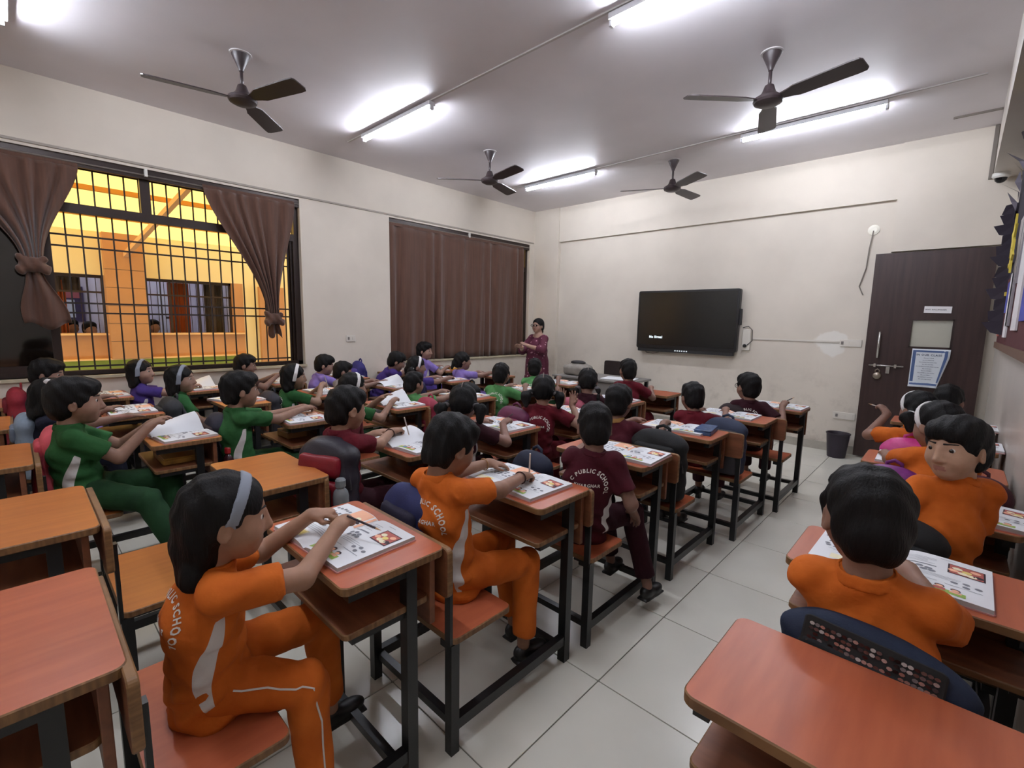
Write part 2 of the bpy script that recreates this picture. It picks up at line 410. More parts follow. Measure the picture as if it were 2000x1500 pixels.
def lettering(parent,V,Q,origin,side,up,fwd,size=.024,arc=.082,name='lettering'):
    tree=BVHTree.FromPolygons([tuple(p) for p in V],[tuple(int(i) for i in q) for q in Q])
    a,fa=text_geo('K P C PUBLIC SCHOOL',size,arc); b,fb=text_geo('KHARGHAR',size*.80)
    P=[(x,y-arc*.62) for x,y in a]+[(x,y-arc*.44) for x,y in b]; Fc=fa+[tuple(i+len(a) for i in q) for q in fb]
    out=[];ok=[]
    for x,y in P:
        p=Vector(origin)+Vector(side)*x+Vector(up)*y-Vector(fwd)*.35
        h=tree.ray_cast(p,Vector(fwd),.6)
        if h[0] is None: out.append(p); ok.append(False)
        else: out.append(h[0]-Vector(fwd)*.0022); ok.append(True)
    Fc=[q for q in Fc if all(ok[i] for i in q)]
    if Fc: obj(name,mesh_data(name,out,Fc,M('print_white',(214,208,200),rough=.8)),parent)
def person(seat,head,label,shirt='orange',pants=None,skin=(132,96,76),hair='boy',yaw=0,pitch=10,roll=0,turn=0,R=None,L=None,pR='grip',pL='rest',
           hR=(.7,-.1,-.7),hL=(-.7,-.1,-.7),legs=None,lod=1,s=1.0,band=None,band_tilt=-.15,letters=False,panel=True,feet=True,group='children sitting at the desks',nR=None,nL=None,clip=False,parting=False,glasses=False,hem=.0,collar='self',wrinkle=1.0,dirR=None,dirL=None):
    """seat: world point of the hips on the bench; head: world centre of the head; R, L: wrists relative to the seat point"""
    seat=np.array(seat,float); hc=np.array(head,float)-seat
    Rh=rotz(math.radians(yaw))@rotx(-math.radians(pitch))@roty(math.radians(roll)); tz=rotz(math.radians(turn))
    hs={0:.0052,1:.0075,2:.0105}[lod]; cs={0:.0075,1:.010,2:.013}[lod]
    sd=tz@np.array([1.,0,0]); fw=tz@np.array([0,1.,0])
    P=np.array([0,0,.092*s]); N=hc+Rh@np.array([0,-.028*s,-.100*s])+np.array([0,0,-.018*s])
    C=P*.42+N*.58-fw*.016*s
    up=_n(N-C); SH=[N-up*.052*s+g*sd*.104*s+fw*.01 for g in(1,-1)]
    W=[np.array(R if R is not None else (.10,.34,.38),float),np.array(L if L is not None else (-.12,.32,.37),float)]
    EL=[kin(SH[0],W[0],.205*s,.185*s,hR),kin(SH[1],W[1],.205*s,.185*s,hL)]
    mats=[skin_mat(skin),LIP]
    S=SDF(); head_prims(S,hc,Rh,s*HS,lod)
    S.cone(hc+Rh@np.array([0,-.024,-.07])*s,N-up*.03*s,.043*s,.047*s,.02)
    S.econe(P+np.array([0,0,.02]),C,sd,.085*s,.06*s,.085*s,.06*s,.02); S.econe(C,N-up*.05*s,sd,.085*s,.06*s,.07*s,.045*s,.02)
    for i in(0,1):
        S.cone(N-up*.05*s,SH[i],.035*s,.034*s,.02); S.cone(SH[i],EL[i],.036*s,.0315*s,.01); S.cone(EL[i],W[i],.032*s,.0215*s,.012)
        fd=_n(W[i]-EL[i]); nn=np.array([0,0,1.]) if (nR,nL)[i] is None else np.array((nR,nL)[i],float)
        dd=(dirR,dirL)[i]
        if dd is None: dd=fd*.8+np.array([0,.2,-.12 if fd[2]<.3 else 0])
        hand_prims(S,W[i],dd,nn,-1 if i==0 else 1,(pR,pL)[i],s,lod)
    HJ=[P+np.array([0,.015,-.008*s])+g*sd*.062*s for g in(1,-1)]
    if legs is None: legs=[((.085,.33,.075),(.09,.34,-.285)),((-.085,.33,.075),(-.08,.36,-.285))]
    KN=[np.array(l[0],float) for l in legs]; AN=[np.array(l[1],float) for l in legs]
    for i in(0,1):
        S.cone(P,HJ[i],.05*s,.05*s,.02); S.cone(HJ[i],KN[i],.05*s,.04*s,.02); S.cone(KN[i],AN[i],.038*s,.026*s,.01)
        S.ell(AN[i]+np.array([0,.03,-.035])*s,np.array((.024,.05,.02))*s,None,.015)
    V,Q=S.mesh(hs); V=relax(V,Q,1,.4)
    mi=None
    if lod<2:
        fc=(V[Q].mean(1)-hc)@Rh/(s*HS)
        mi=((np.abs(fc[:,0])<.018)&(fc[:,1]>.072)&(fc[:,2]<-.053)&(fc[:,2]>-.0695)).astype(int)
    body=obj('person',fast_mesh('person',V,Q,mats,mi),None,tuple(seat)); tag(body,label,'person',group)
    # eyes
    if lod<2:
        for x in(-1,1):
            e=MB(); n=10; r=.0122*s*HS; c=hc+Rh@np.array([x*.030,.0648,.002])*s*HS
            vv=[];ff=[]
            for i in range(7):
                th=math.pi*(i/6)**1.25
                for k in range(n):
                    ph=2*math.pi*k/n; vv.append(c+Rh@np.array([math.sin(th)*math.cos(ph),math.cos(th),math.sin(th)*math.sin(ph)])*r)
            for i in range(6):
                for k in range(n): ff.append((i*n+k,i*n+(k+1)%n,(i+1)*n+(k+1)%n,(i+1)*n+k))
            ms=[1 if j<2*n else 0 for j in range(len(ff))]
            obj('eye',mesh_data('eye',vv,ff,[EYE,IRIS],ms,True),body)
            b=SDF(); b.cone(hc+Rh@np.array([x*.013,.0790,.0232])*s*HS,hc+Rh@np.array([x*.046,.0630,.0242])*s*HS,.0036*s,.0022*s)
            v2,q2=b.mesh(.0022); obj('eyebrow',fast_mesh('eyebrow',v2,q2,BROW),body)
    # shirt
    T=SDF(); low=P+np.array([0,0,-.088*s+hem])
    T.econe(low,C,sd,.123*s,.100*s,.114*s,.086*s,.03,flat=(1,0)); T.econe(C,N-up*.042*s,sd,.116*s,.088*s,.072*s,.050*s,.03)
    for i in(0,1):
        T.cone(N-up*.045*s,SH[i],.044*s,.045*s,.03)
        e=SH[i]+(EL[i]-SH[i])*.70; T.cone(SH[i],e,.045*s,.050*s,.02,flat=(0,1))
    T.cone(N-up*.06*s,N-up*.004*s,.06*s,.054*s,.02,flat=(0,1))
    sdv=random.uniform(0,9)
    def dsp(Pt):
        return wrinkle*(.0022*wob(Pt*1.3,sdv)+folds(Pt,sdv,.09,.075,.0075,78)+folds(Pt,sdv+2,.20,.08,.003,95)+.0028*np.sin(70*(Pt@sd)*np.sign(Pt@sd)+75*Pt[:,2]+2*np.sin(12*Pt[:,1]+sdv)))
    V,Q=T.mesh(cs,dsp); V=relax(V,Q,1,.5)
    me=fast_mesh('shirt',V,Q,[CLOTH[shirt]])
    if panel and lod<2 and len(me.vertices)==len(V):
        rel=V-C; lx=rel@sd; ly=rel@fw; lz=V[:,2]; zt=SH[0][2]-.07*s; hgt=max(zt-.05,.05); q=np.clip((zt-lz)/hgt,0,1)
        w=.022*s*(.35+.65*np.sin(np.pi*np.clip(q*.9+.08,0,1))); cen=.004+.024*np.cos(.4+q*4.2)
        val=np.minimum(w-np.abs(ly-cen*s),np.minimum(zt-lz,lz-.05)); val=np.minimum(val,np.abs(lx)-.07*s)
        for i in(0,1):
            ab=EL[i]-SH[i]; t=np.clip(((V-SH[i])@ab)/(ab@ab),0,1); val=np.minimum(val,np.linalg.norm(V-SH[i]-t[:,None]*ab,axis=1)-.062*s)
        a=me.attributes.new('panel','FLOAT','POINT'); a.data.foreach_set('value',val.astype(np.float32))
    sh=obj('shirt',me,body)
    if letters:
        o=C+up*.035*s; lettering(body,V,Q,o,sd,_n(np.array(up)),fw,.0245*s,.080*s)
    # collar: a turned-down ring round the neck
    if lod<2:
        cm={'self':CLOTH[shirt],'gold':M('gold_trim',(150,112,60),rough=.8)}[collar]
        K=SDF(); a=N-up*.020*s; b=N+up*.010*s
        K.cone(a,b,.062*s,.054*s,.004,flat=(1,1)); K.cone(a-up*.02,b+up*.02,.050*s,.046*s,.002,'s'); 
        v2,q2=K.mesh(.0055); obj('collar',fast_mesh('collar',relax(v2,q2,1),q2,cm),body)
    # trousers
    pn=CLOTH[pants or shirt]; B=SDF()
    B.ell(P+np.array([0,.0,-.004]),np.array((.122,.102,.088))*s,tz,.02)
    for i in(0,1):
        B.cone(HJ[i],KN[i],.072*s,.057*s,.03); e=AN[i]+(KN[i]-AN[i])*.12; B.cone(KN[i],e,.057*s,.049*s,.02,flat=(0,1))
    def dsp2(Pt):
        o=.0026*wob(Pt*1.2,sdv+3)
        for i in(0,1):
            d=np.linalg.norm(Pt-KN[i],axis=1); o+=.0055*np.exp(-(d/.10)**2)*np.sin(85*(Pt[:,1]-.6*Pt[:,2])+sdv); d=np.linalg.norm(Pt-HJ[i]-np.array([0,.05,0]),axis=1); o+=.0050*np.exp(-(d/.11)**2)*np.sin(75*(Pt[:,1]+.7*Pt[:,2]+.4*Pt[:,0])+2*sdv)
        return o
    V,Q=B.mesh(cs*1.15,dsp2); tr=to_obj('trousers',V,Q,pn,body)
    BODY_TREE[label]=(V,Q)
    # shoes
    if feet:
        for i in(0,1):
            Z=SDF(); a=AN[i]; f=_n(np.array([(KN[i]-HJ[i])[0]*.6,max((KN[i]-HJ[i])[1],.1),0])); rr=np.stack([np.cross(f,[0,0,1.]),f,[0,0,1.]],1)
            c=a+f*.032*s+np.array([0,0,-.040*s])
            Z.ell(c+f*.035*s,np.array((.034,.060,.026))*s,rr,.02); Z.ell(c-f*.035*s+np.array([0,0,.006]),np.array((.031,.045,.034))*s,rr,.02)
            Z.box(c+f*.006*s-np.array([0,0,.026*s]),np.array((.033,.088,.006))*s,.006,rr,.012)
            v2,q2=Z.mesh(cs); to_obj('shoe',v2,q2,SHOE,body)
    # hair
    s1=s; s=s*HS; Hs=hair_sdf(hair,hc,Rh,s); hh={0:.0055,1:.0075,2:.0095}[lod]
    def hd(Pt):
        q=(Pt-hc)@Rh
        return .0022*np.sin(140*q[:,0]+60*q[:,1]*np.sin(9*q[:,0]+sdv))+.0022*np.sin(95*q[:,1]+80*q[:,2]+sdv)
    V,Q=Hs.mesh(hh,hd); to_obj('hair',V,Q,HAIR,body)
    if band:
        nv=Rh@_n(np.array([0,1,math.tan(band_tilt)])); bw=.0135*s; c0=hc+Rh@np.array([0,.012,.02])*s
        V,Q=Hs.mesh(.0055,None,lambda Pt: np.maximum(np.abs((Pt-c0)@nv)-bw, -(((Pt-hc)@Rh)[:,2]+.035*s)),grow=.005)
        if len(Q): to_obj('hairband',V,Q,{'grey':GREY_BAND,'white':WHITE_BAND}[band],body,None,0)
    if parting:
        pts=[hc+Rh@(np.array([0,.0845*math.cos(t)-.016,.0905*math.sin(t)+.027])*s) for t in np.linspace(.75,2.6,14)]
        MB().tube(pts,.0026*s,6).build('hair_parting',M('scalp',(120,104,96),rough=.7),body)
    if hair in('pony','plaits') :
        for x in(-1,1):
            K=SDF(); c=hc+Rh@(np.array([x*.088,-.063,-.026] if hair=='pony' else [x*.078,-.077,-.064])*s); K.ell(c,np.array((.024,.024,.018))*s,Rh); v2,q2=K.mesh(.006); to_obj('hair_tie',v2,q2,WHITE_BAND if band else M('hair_tie',(86,82,84),rough=.8),body)
    if clip:
        for c in clip:
            K=SDF(); K.ell(hc+Rh@(np.array(c)*s),np.array((.010,.022,.026))*s,Rh); v2,q2=K.mesh(.006); to_obj('hair_clip',v2,q2,WHITE_BAND,body)
    if glasses:
        g=MB()
        for x in(-1,1):
            pts=[hc+Rh@(np.array([x*.032+.021*math.cos(t),.097,.0+.017*math.sin(t)])*s) for t in np.linspace(0,2*math.pi,17)]
            g.tube(pts,.0022*s,5,cap=False); g.tube([hc+Rh@(np.array([x*.053,.097,.003])*s),hc+Rh@(np.array([x*.078,.0,.0])*s)],.002*s,5)
        g.tube([hc+Rh@(np.array([-.011,.098,.003])*s),hc+Rh@(np.array([.011,.098,.003])*s)],.002*s,5)
        g.build('glasses',M('spectacle_frame',(24,22,24),rough=.3),body)
    return body,dict(W=W,EL=EL,N=N,C=C,hc=hc,Rh=Rh,body=body,HJ=HJ,KN=KN,AN=AN,tr=BODY_TREE[label])
# ------------------------------------------------------------------ room shell
def wall_mat(name,rgb,patch=None,dirt=.12,rough=.7,xaxis=0):
    m=M(name,rgb,rough=rough,spec=.3); nt=m.node_tree; b=nt.nodes['Principled BSDF']; N=nt.nodes.new; Lk=nt.links.new
    tc=N('ShaderNodeTexCoord'); n=N('ShaderNodeTexNoise'); n.inputs['Scale'].default_value=1.3; n.inputs['Detail'].default_value=6
    Lk(tc.outputs['Object'],n.inputs[0])
    r=N('ShaderNodeValToRGB'); c=lin(rgb); r.color_ramp.elements[0].position=.3; r.color_ramp.elements[1].position=.62
    r.color_ramp.elements[0].color=tuple(x*(1-dirt) for x in c)+(1,); r.color_ramp.elements[1].color=c+(1,); Lk(n.outputs[0],r.inputs[0])
    col=r.outputs[0]
    # hand-height grime: blotches that thin out above the desks
    sp=N('ShaderNodeSeparateXYZ'); Lk(tc.outputs['Object'],sp.inputs[0])
    mr=N('ShaderNodeMapRange'); mr.inputs[1].default_value=.15; mr.inputs[2].default_value=1.25; mr.inputs[3].default_value=1; mr.inputs[4].default_value=0; Lk(sp.outputs[2],mr.inputs[0])
    n2=N('ShaderNodeTexNoise'); n2.inputs['Scale'].default_value=5; n2.inputs['Detail'].default_value=8; n2.inputs['Roughness'].default_value=.7; Lk(tc.outputs['Object'],n2.inputs[0])
    r2=N('ShaderNodeValToRGB'); r2.color_ramp.elements[0].position=.50; r2.color_ramp.elements[1].position=.72; Lk(n2.outputs[0],r2.inputs[0])
    mu=N('ShaderNodeMath'); mu.operation='MULTIPLY'; Lk(mr.outputs[0],mu.inputs[0]); Lk(r2.outputs[0],mu.inputs[1])
    mu2=N('ShaderNodeMath'); mu2.operation='MULTIPLY'; mu2.inputs[1].default_value=.55; Lk(mu.outputs[0],mu2.inputs[0])
    mx=N('ShaderNodeMix'); mx.data_type='RGBA'; Lk(mu2.outputs[0],mx.inputs[0]); Lk(col,mx.inputs[6]); mx.inputs[7].default_value=lin((140,130,118))+(1,); col=mx.outputs[2]
    if patch:
        for (px_,pz,sx,sz,rgb2) in patch:
            vm=N('ShaderNodeVectorMath'); vm.operation='SUBTRACT'; Lk(tc.outputs['Object'],vm.inputs[0]); vm.inputs[1].default_value=(px_,0,pz)
            vs=N('ShaderNodeVectorMath'); vs.operation='MULTIPLY'; Lk(vm.outputs[0],vs.inputs[0]); vs.inputs[1].default_value=(1/sx,0,1/sz)
            ln=N('ShaderNodeVectorMath'); ln.operation='LENGTH'; Lk(vs.outputs[0],ln.inputs[0])
            n3=N('ShaderNodeTexNoise'); n3.inputs['Scale'].default_value=7; Lk(tc.outputs['Object'],n3.inputs[0])
            ad=N('ShaderNodeMath'); ad.operation='ADD'; Lk(ln.outputs[1],ad.inputs[0]); Lk(n3.outputs[0],ad.inputs[1])
            r3=N('ShaderNodeValToRGB'); r3.color_ramp.elements[0].position=.0; r3.color_ramp.elements[0].color=(1,1,1,1); r3.color_ramp.elements[1].color=(0,0,0,1)
            mp=N('ShaderNodeMapRange'); mp.inputs[1].default_value=1.25; mp.inputs[2].default_value=1.38; mp.inputs[3].default_value=1; mp.inputs[4].default_value=0; Lk(ad.outputs[0],mp.inputs[0])
            m3=N('ShaderNodeMix'); m3.data_type='RGBA'; Lk(mp.outputs[0],m3.inputs[0]); Lk(col,m3.inputs[6]); m3.inputs[7].default_value=lin(rgb2)+(1,); col=m3.outputs[2]
    Lk(col,b.inputs['Base Color']); return m
WALL_RGB=(212,203,190)
WALL_F=wall_mat('paint_front',WALL_RGB,patch=[(-1.08,1.30,.20,.17,(222,218,210))])
WALL=wall_mat('paint_wall',WALL_RGB)
WALL_R=wall_mat('paint_right',(206,199,190),rough=.35)
CEIL=M('paint_ceiling',(226,222,226),rough=.55,noise=.08,nscale=1.2,spec=.4)
def struct(o): o['kind']='structure'; return o
# floor: bed and single tiles
TILE=M('floor_tile',(218,216,204),rough=.24,noise=.07,nscale=2.2,spec=.5,bump=.02,bscale=8)
GROUT=M('grout',(128,126,116),rough=.8)
fl=struct(MB().box(XL-.2,XR+.2,YB,YF+.2,-.12,-.006).build('floor',GROUT))
td=MB().board(-.3025,.3025,-.3025,.3025,-.006,0,r=.004,n=1,bev=.0008).data('tile',TILE)
ix0=int(math.floor((XL+.955)/.61)); 
for i in range(-9,3):
    for j in range(-5,11):
        cx=-.955+.305+.61*i; cy=.97+.305+.61*j
        x0,x1=max(cx-.3025,XL+.001),min(cx+.3025,XR-.001); y0,y1=max(cy-.3025,YB+.001),min(cy+.3025,YF-.001)
        if x1-x0<.02 or y1-y0<.02: continue
        if x1-x0>.604 and y1-y0>.604: obj('tile',td,fl,(cx,cy,0))
        else: MB().board(x0-cx,x1-cx,y0-cy,y1-cy,-.006,0,r=.004,n=1,bev=.0008).build('tile',TILE,fl,(cx,cy,0))
struct(MB().box(XL-.2,XR+.2,YB-.2,YF+.2,ZC,ZC+.15).build('ceiling',CEIL))
# left wall with two window openings
W1=(-1.0,2.45,.93,2.87); W2=(3.655,6.57,.90,2.865)
lw=MB(); T0=XL-.22
lw.box(T0,XL,YB-.2,YF+.2,0,W2[2]); lw.box(T0,XL,YB-.2,YF+.2,W1[3],ZC)
lw.box(T0,XL,YB-.2,W1[0],W2[2],W1[3]); lw.box(T0,XL,W1[1],W2[0],W2[2],W1[3]); lw.box(T0,XL,W2[1],YF+.2,W2[2],W1[3]); lw.box(T0,XL,W1[0],W1[1],W2[2],W1[2])
struct(lw.build('wall_left',WALL))
# front wall: main face, ceiling beam, corner column, pilaster with the door opening
fw_=MB(); fw_.box(XL-.2,XR+.2,YF,YF+.2,0,ZC)
fw_.box(-5.25,-.64,YF-.045,YF,2.885,ZC)
fw_.box(XL,-5.25,YF-.07,YF,0,ZC)
fw_.box(-.64,XR,YF-.06,YF,2.33,ZC)
struct(fw_.build('wall_front',WALL_F))
struct(MB().box(XR,XR+.2,YB-.2,YF+.2,0,ZC).box(.08,XR,YB,YF-.06,2.96,ZC).build('wall_right',WALL_R))
struct(MB().box(XL-.2,XR+.2,YB-.2,YB,0,ZC).build('wall_back',WALL))
SK=M('skirting',(170,164,152),rough=.35,noise=.1,nscale=12)
struct(MB().box(-5.25,-.78,YF-.012,YF,0,.10).build('baseboard_front',SK))
struct(MB().box(XL,XL+.012,YB,YF-.07,0,.10).build('baseboard_left',SK))
struct(MB().box(XR-.012,XR,YB,YF-.06,0,.10).build('baseboard_right',SK))
# ------------------------------------------------------------------ window frames
FR=M('brown_aluminium',(46,34,30),rough=.4,metal=.3); IRON=M('grille_iron',(40,28,22),rough=.6)
SILL=M('sill_stone',(186,176,150),rough=.3,noise=.15,nscale=8)
DARKGLASS=M('tinted_glass',(20,14,10),rough=.06,spec=.9,alpha=.88); CLEARG=M('pane_glass',(180,180,170),rough=.03,alpha=.12,spec=.5)
def window(n,w,mull,transom):
    y0,y1,z0,z1=w; x=XL-.10
    root=MB().box(x-.03,x+.03,y0,y1,z1-.05,z1).box(x-.03,x+.03,y0,y1,z0,z0+.04).box(x-.03,x+.03,y0,y0+.05,z0,z1).box(x-.03,x+.03,y1-.05,y1,z0,z1).box(x-.028,x+.028,y0,y1,transom-.04,transom+.04).build('window_%d'%n,FR)
    struct(root)
    for ym in mull: MB().box(x-.026,x+.026,ym-.04,ym+.04,transom,z1-.05).build('mullion',FR,root)
    MB().box(XL-.21,XL+.03,y0-.01,y1+.01,z0-.03,z0,b=.006).build('window_sill',SILL,root)
    # curtain pelmet track along the head of the opening
    MB().box(XL-.055,XL-.02,y0,y1,z1-.09,z1).build('curtain_track',FR,root)
    return root
w1=window(1,W1,(-.1,1.0),2.43); w2=window(2,W2,(4.6,5.6),2.43)
# stacked sliding sashes: dark tinted one at the left of window 1, slim frames at its right edge
def sash(root,y0,y1,z0,z1,x,glass,fw=.045):
    f=MB().box(x-.012,x+.012,y0,y0+fw,z0,z1).box(x-.012,x+.012,y1-fw,y1,z0,z1).box(x-.012,x+.012,y0,y1,z0,z0+fw).box(x-.012,x+.012,y0,y1,z1-fw,z1).build('sash',FR,root)
    MB().box(x-.003,x+.003,y0+fw,y1-fw,z0+fw,z1-fw).build('pane',glass,f)
sash(w1,-.95,.30,.97,2.39,XL-.085,DARKGLASS,.06); sash(w1,-.95,.26,.97,2.39,XL-.118,DARKGLASS,.05)
for i in range(3): MB().box(XL-.13+.03*i-.008,XL-.13+.03*i+.008,2.33+.025*i,2.40,.97,2.39).build('sash_edge',FR,w1)
sash(w2,3.72,5.15,.95,2.39,XL-.085,CLEARG); sash(w2,5.08,6.50,.95,2.39,XL-.115,CLEARG)
def grille(name,label,y0,y1,z0,z1,step,hs):
    g=empty(name,(XL-.17,(y0+y1)/2,z0)); tag(g,label,'grille')
    yc=(y0+y1)/2; n=int((y1-y0)/step)
    bd=MB().box(-.006,.006,-.006,.006,0,z1-z0).data('bar',IRON); hd=MB().box(-.004,.004,-(y1-y0)/2,(y1-y0)/2,-.008,.008).data('cross_bar',IRON)
    for i in range(n+1): obj('bar',bd,g,(0,y0+step*i-yc,0))
    for z in hs: obj('cross_bar',hd,g,(-.006,0,z-z0))
grille('window_grille','dark iron security grille in the window with tied-back curtains',-.93,2.42,.95,2.85,.1115,(1.0,1.50,1.59,2.10,2.20,2.80))
grille('window_grille','dark iron security grille behind the drawn brown curtains',3.68,6.54,.93,2.85,.1115,(1.0,1.55,2.15,2.80))
# ------------------------------------------------------------------ courtyard beyond the window
OR=M('orange_render',(200,150,104),rough=.85,noise=.12,nscale=2.5); YE=M('yellow_render',(240,226,176),rough=.85,noise=.06,nscale=2); GRN=M('green_render',(150,170,74),rough=.85,noise=.2,nscale=5)
XO=-8.8
ow=MB()
for (a,b,c,d) in ((-5,-.75,1.22,2.03),(.95,1.40,1.22,2.03),(2.56,2.72,1.22,2.03)): ow.box(XO-.2,XO,a,b,c,d,0)
ow.box(XO-.2,XO,-5,2.72,.86,1.22,0); ow.box(XO-.2,XO,-5,2.72,-.5,.86,2); ow.box(XO-.2,XO,-5,2.72,2.03,2.62,1); ow.box(XO-.2,XO,2.72,7.4,-.5,2.62,1)
o=struct(ow.build('wall_courtyard',[OR,YE,GRN])); 
pq=MB().box(XO,XO+.15,.955,1.395,.86,2.60).build('pilaster',GROUT,o)
for i in range(7): MB().box(XO,XO+.16,.95,1.40,.864+.25*i,.864+.25*i+.243).build('cladding_slab',OR,pq)
for z in (1.22,): MB().box(XO,XO+.06,-5,.95,z-.025,z).box(XO,XO+.06,1.40,2.72,z-.025,z).build('window_ledge',M('ledge',(236,196,140),rough=.8),o)
MB().box(XO,XO+.10,-5,2.72,.845,.865).build('coping',M('ledge',(236,196,140)),o)
MB().box(XO,XO+.08,2.95,3.35,.2,2.0).build('pilaster',OR,o); MB().box(XO,XO+.07,4.0,4.3,-.5,2.62).build('pilaster',OR,o)
struct(MB().box(XO-.2,XL-.22,-5,7.4,-.6,-.5).build('ground',M('court_floor',(150,130,90),rough=.8,noise=.1)))
struct(MB().box(XO,XL-.22,-5.2,-5,-.5,3.4).build('wall_courtyard_end',YE))
# translucent yellow roof sheet over the courtyard on a light steel frame
rm=bpy.data.materials.new('yellow_roof_sheet'); rm.use_nodes=True; nt=rm.node_tree; nt.nodes.clear(); out=nt.nodes.new('ShaderNodeOutputMaterial'); tr=nt.nodes.new('ShaderNodeBsdfTranslucent'); df=nt.nodes.new('ShaderNodeBsdfDiffuse'); mx=nt.nodes.new('ShaderNodeMixShader')
tr.inputs[0].default_value=lin((255,208,108))+(1,); df.inputs[0].default_value=lin((250,206,104))+(1,); mx.inputs[0].default_value=.3
nt.links.new(tr.outputs[0],mx.inputs[1]); nt.links.new(df.outputs[0],mx.inputs[2]); nt.links.new(mx.outputs[0],out.inputs[0])
def roofz(x): return 2.62+(x-XO)/(XL-.22-XO)*.75
_a=[(XO-.2,-5.2),(XL-.22,-5.2),(XL-.22,7.6),(XO-.2,7.6)]
rf=struct(obj('roof_sheet',mesh_data('roof_sheet',[(x,y,roofz(x)) for x,y in _a],[(0,1,2,3)],rm)))
PUR=M('purlin',(214,150,70),rough=.6)
for x in (-8.2,-7.5,-6.8,-6.3): MB().box(x-.025,x+.025,-5.1,7.5,roofz(x)-.06,roofz(x)-.004).build('purlin',PUR,rf)
for y in (1.18,5.2): MB().bar((XO+.1,y,2.30),(-6.7,y+.5,roofz(-6.7)-.05),.06,.06).build('rafter',M('rafter',(226,186,140),rough=.6),rf)
# rooms behind the courtyard windows
def far_room(y0,y1,curt,items):
    r=struct(MB().box(XO-2.4,XO-2.3,y0,y1,.2,2.6).box(XO-2.3,XO-.2,y0-.1,y0,.2,2.6).box(XO-2.3,XO-.2,y1,y1+.1,.2,2.6).box(XO-2.3,XO-.2,y0,y1,2.5,2.6).box(XO-2.3,XO-.2,y0,y1,.1,.2).build('wall_far_room',M('far_paint',(224,220,230),rough=.7)))
    return r
far_room(-.95,.95,0,0); far_room(1.40,2.56,0,0)
for (y,lab) in((.2,'tube light glowing in the far room beside the tinted sash'),(1.98,'tube light glowing in the far room with the orange curtain')):
    q=MB().tube([(0,-.4,0),(0,.4,0)],.018,10).build('far_tube_light',M('far_tube',(236,240,255),emit=14),None,(XO-1.2,y,2.44)); MB().box(-.03,.03,-.42,.42,.02,.06).build('batten',M('batten',(220,220,220)),q); tag(q,lab,'tube light')
FWIN=M('far_window_frame',(52,40,36),rough=.5); FC=M('far_curtain_orange',(160,78,34),rough=.9,noise=.3,nscale=6,stretch=(1,12,1)); FC2=M('far_curtain_grey',(84,74,66),rough=.9,noise=.3,nscale=6,stretch=(1,14,1))
def far_window(n,y0,y1,muls):
    z0,z1=1.22,2.03; x=XO-.1
    r=struct(MB().box(x-.02,x+.02,y0,y1,z1-.04,z1).box(x-.02,x+.02,y0,y0+.03,z0,z1).box(x-.02,x+.02,y1-.03,y1,z0,z1).box(x-.02,x+.02,y0,y1,1.78,1.805).build('window_%d'%n,FWIN))
    for m in muls: MB().box(x-.015,x+.015,m-.015,m+.015,z0,z1).build('mullion',FWIN,r)
    bd=MB().box(-.004,.004,-.004,.004,0,z1-z0).data('grille_bar',FWIN); y=y0+.09
    while y<y1: obj('grille_bar',bd,r,(x-.05,y,z0)); y+=.085
far_window(3,-.75,.95,(-.1,.45)); far_window(4,1.40,2.56,(1.72,2.1,2.3))
def wavy(name,mat,x,y0,y1,z0,z1,n=14,amp=.025,parent=None):
    v=[];f=[]
    for i in range(n+1):
        y=y0+(y1-y0)*i/n; xx=x+amp*math.sin(i*2.3)
        v+=[(xx,y,z0),(xx,y,z1)]
    f=[(2*i,2*i+2,2*i+3,2*i+1) for i in range(n)]
    k=len(v); v+= [(p[0]-.006,p[1],p[2]) for p in v]; f+=[tuple(j+k for j in q[::-1]) for q in f]
    return obj(name,mesh_data(name,v,f,mat,None,True),parent)
tag(wavy('curtain',FC,XO-.32,.38,.56,1.15,1.95),'gathered orange curtain in the far room window by the pilaster','curtain')
tag(wavy('curtain',FC2,XO-.3,.42,.72,1.80,2.0),'short grey curtain across the top of the far room window','curtain')
tag(wavy('curtain',FC,XO-.35,1.74,2.02,1.1,2.0),'orange curtain hanging in the middle of the far room window','curtain')
tag(wavy('curtain',FC2,XO-.3,2.22,2.5,1.1,2.0,18),'grey curtain at the edge of the far room window','curtain')
bo=MB().box(XO-2.29,XO-2.26,.3,.9,1.35,1.95,0).box(XO-2.26,XO-2.25,.45,.78,1.42,1.72,1).box(XO-2.26,XO-2.25,.38,.85,1.75,1.9,2).build('notice_board',[M('nb_frame',(70,58,92),rough=.6),M('nb_paper',(214,222,232),rough=.6),M('nb_red',(176,96,100),rough=.6)]); tag(bo,'notice board with pale sheets on the far room wall','notice board')
do=MB().box(XO-2.285,XO-2.25,1.95,2.35,.2,1.95).build('white_cupboard',M('cupboard',(220,222,228),rough=.5)); MB().box(XO-2.25,XO-2.24,2.05,2.2,1.42,1.46).build('handle',FWIN,do); tag(do,'white cupboard at the back of the far room','cupboard')
FHAIR=HAIR
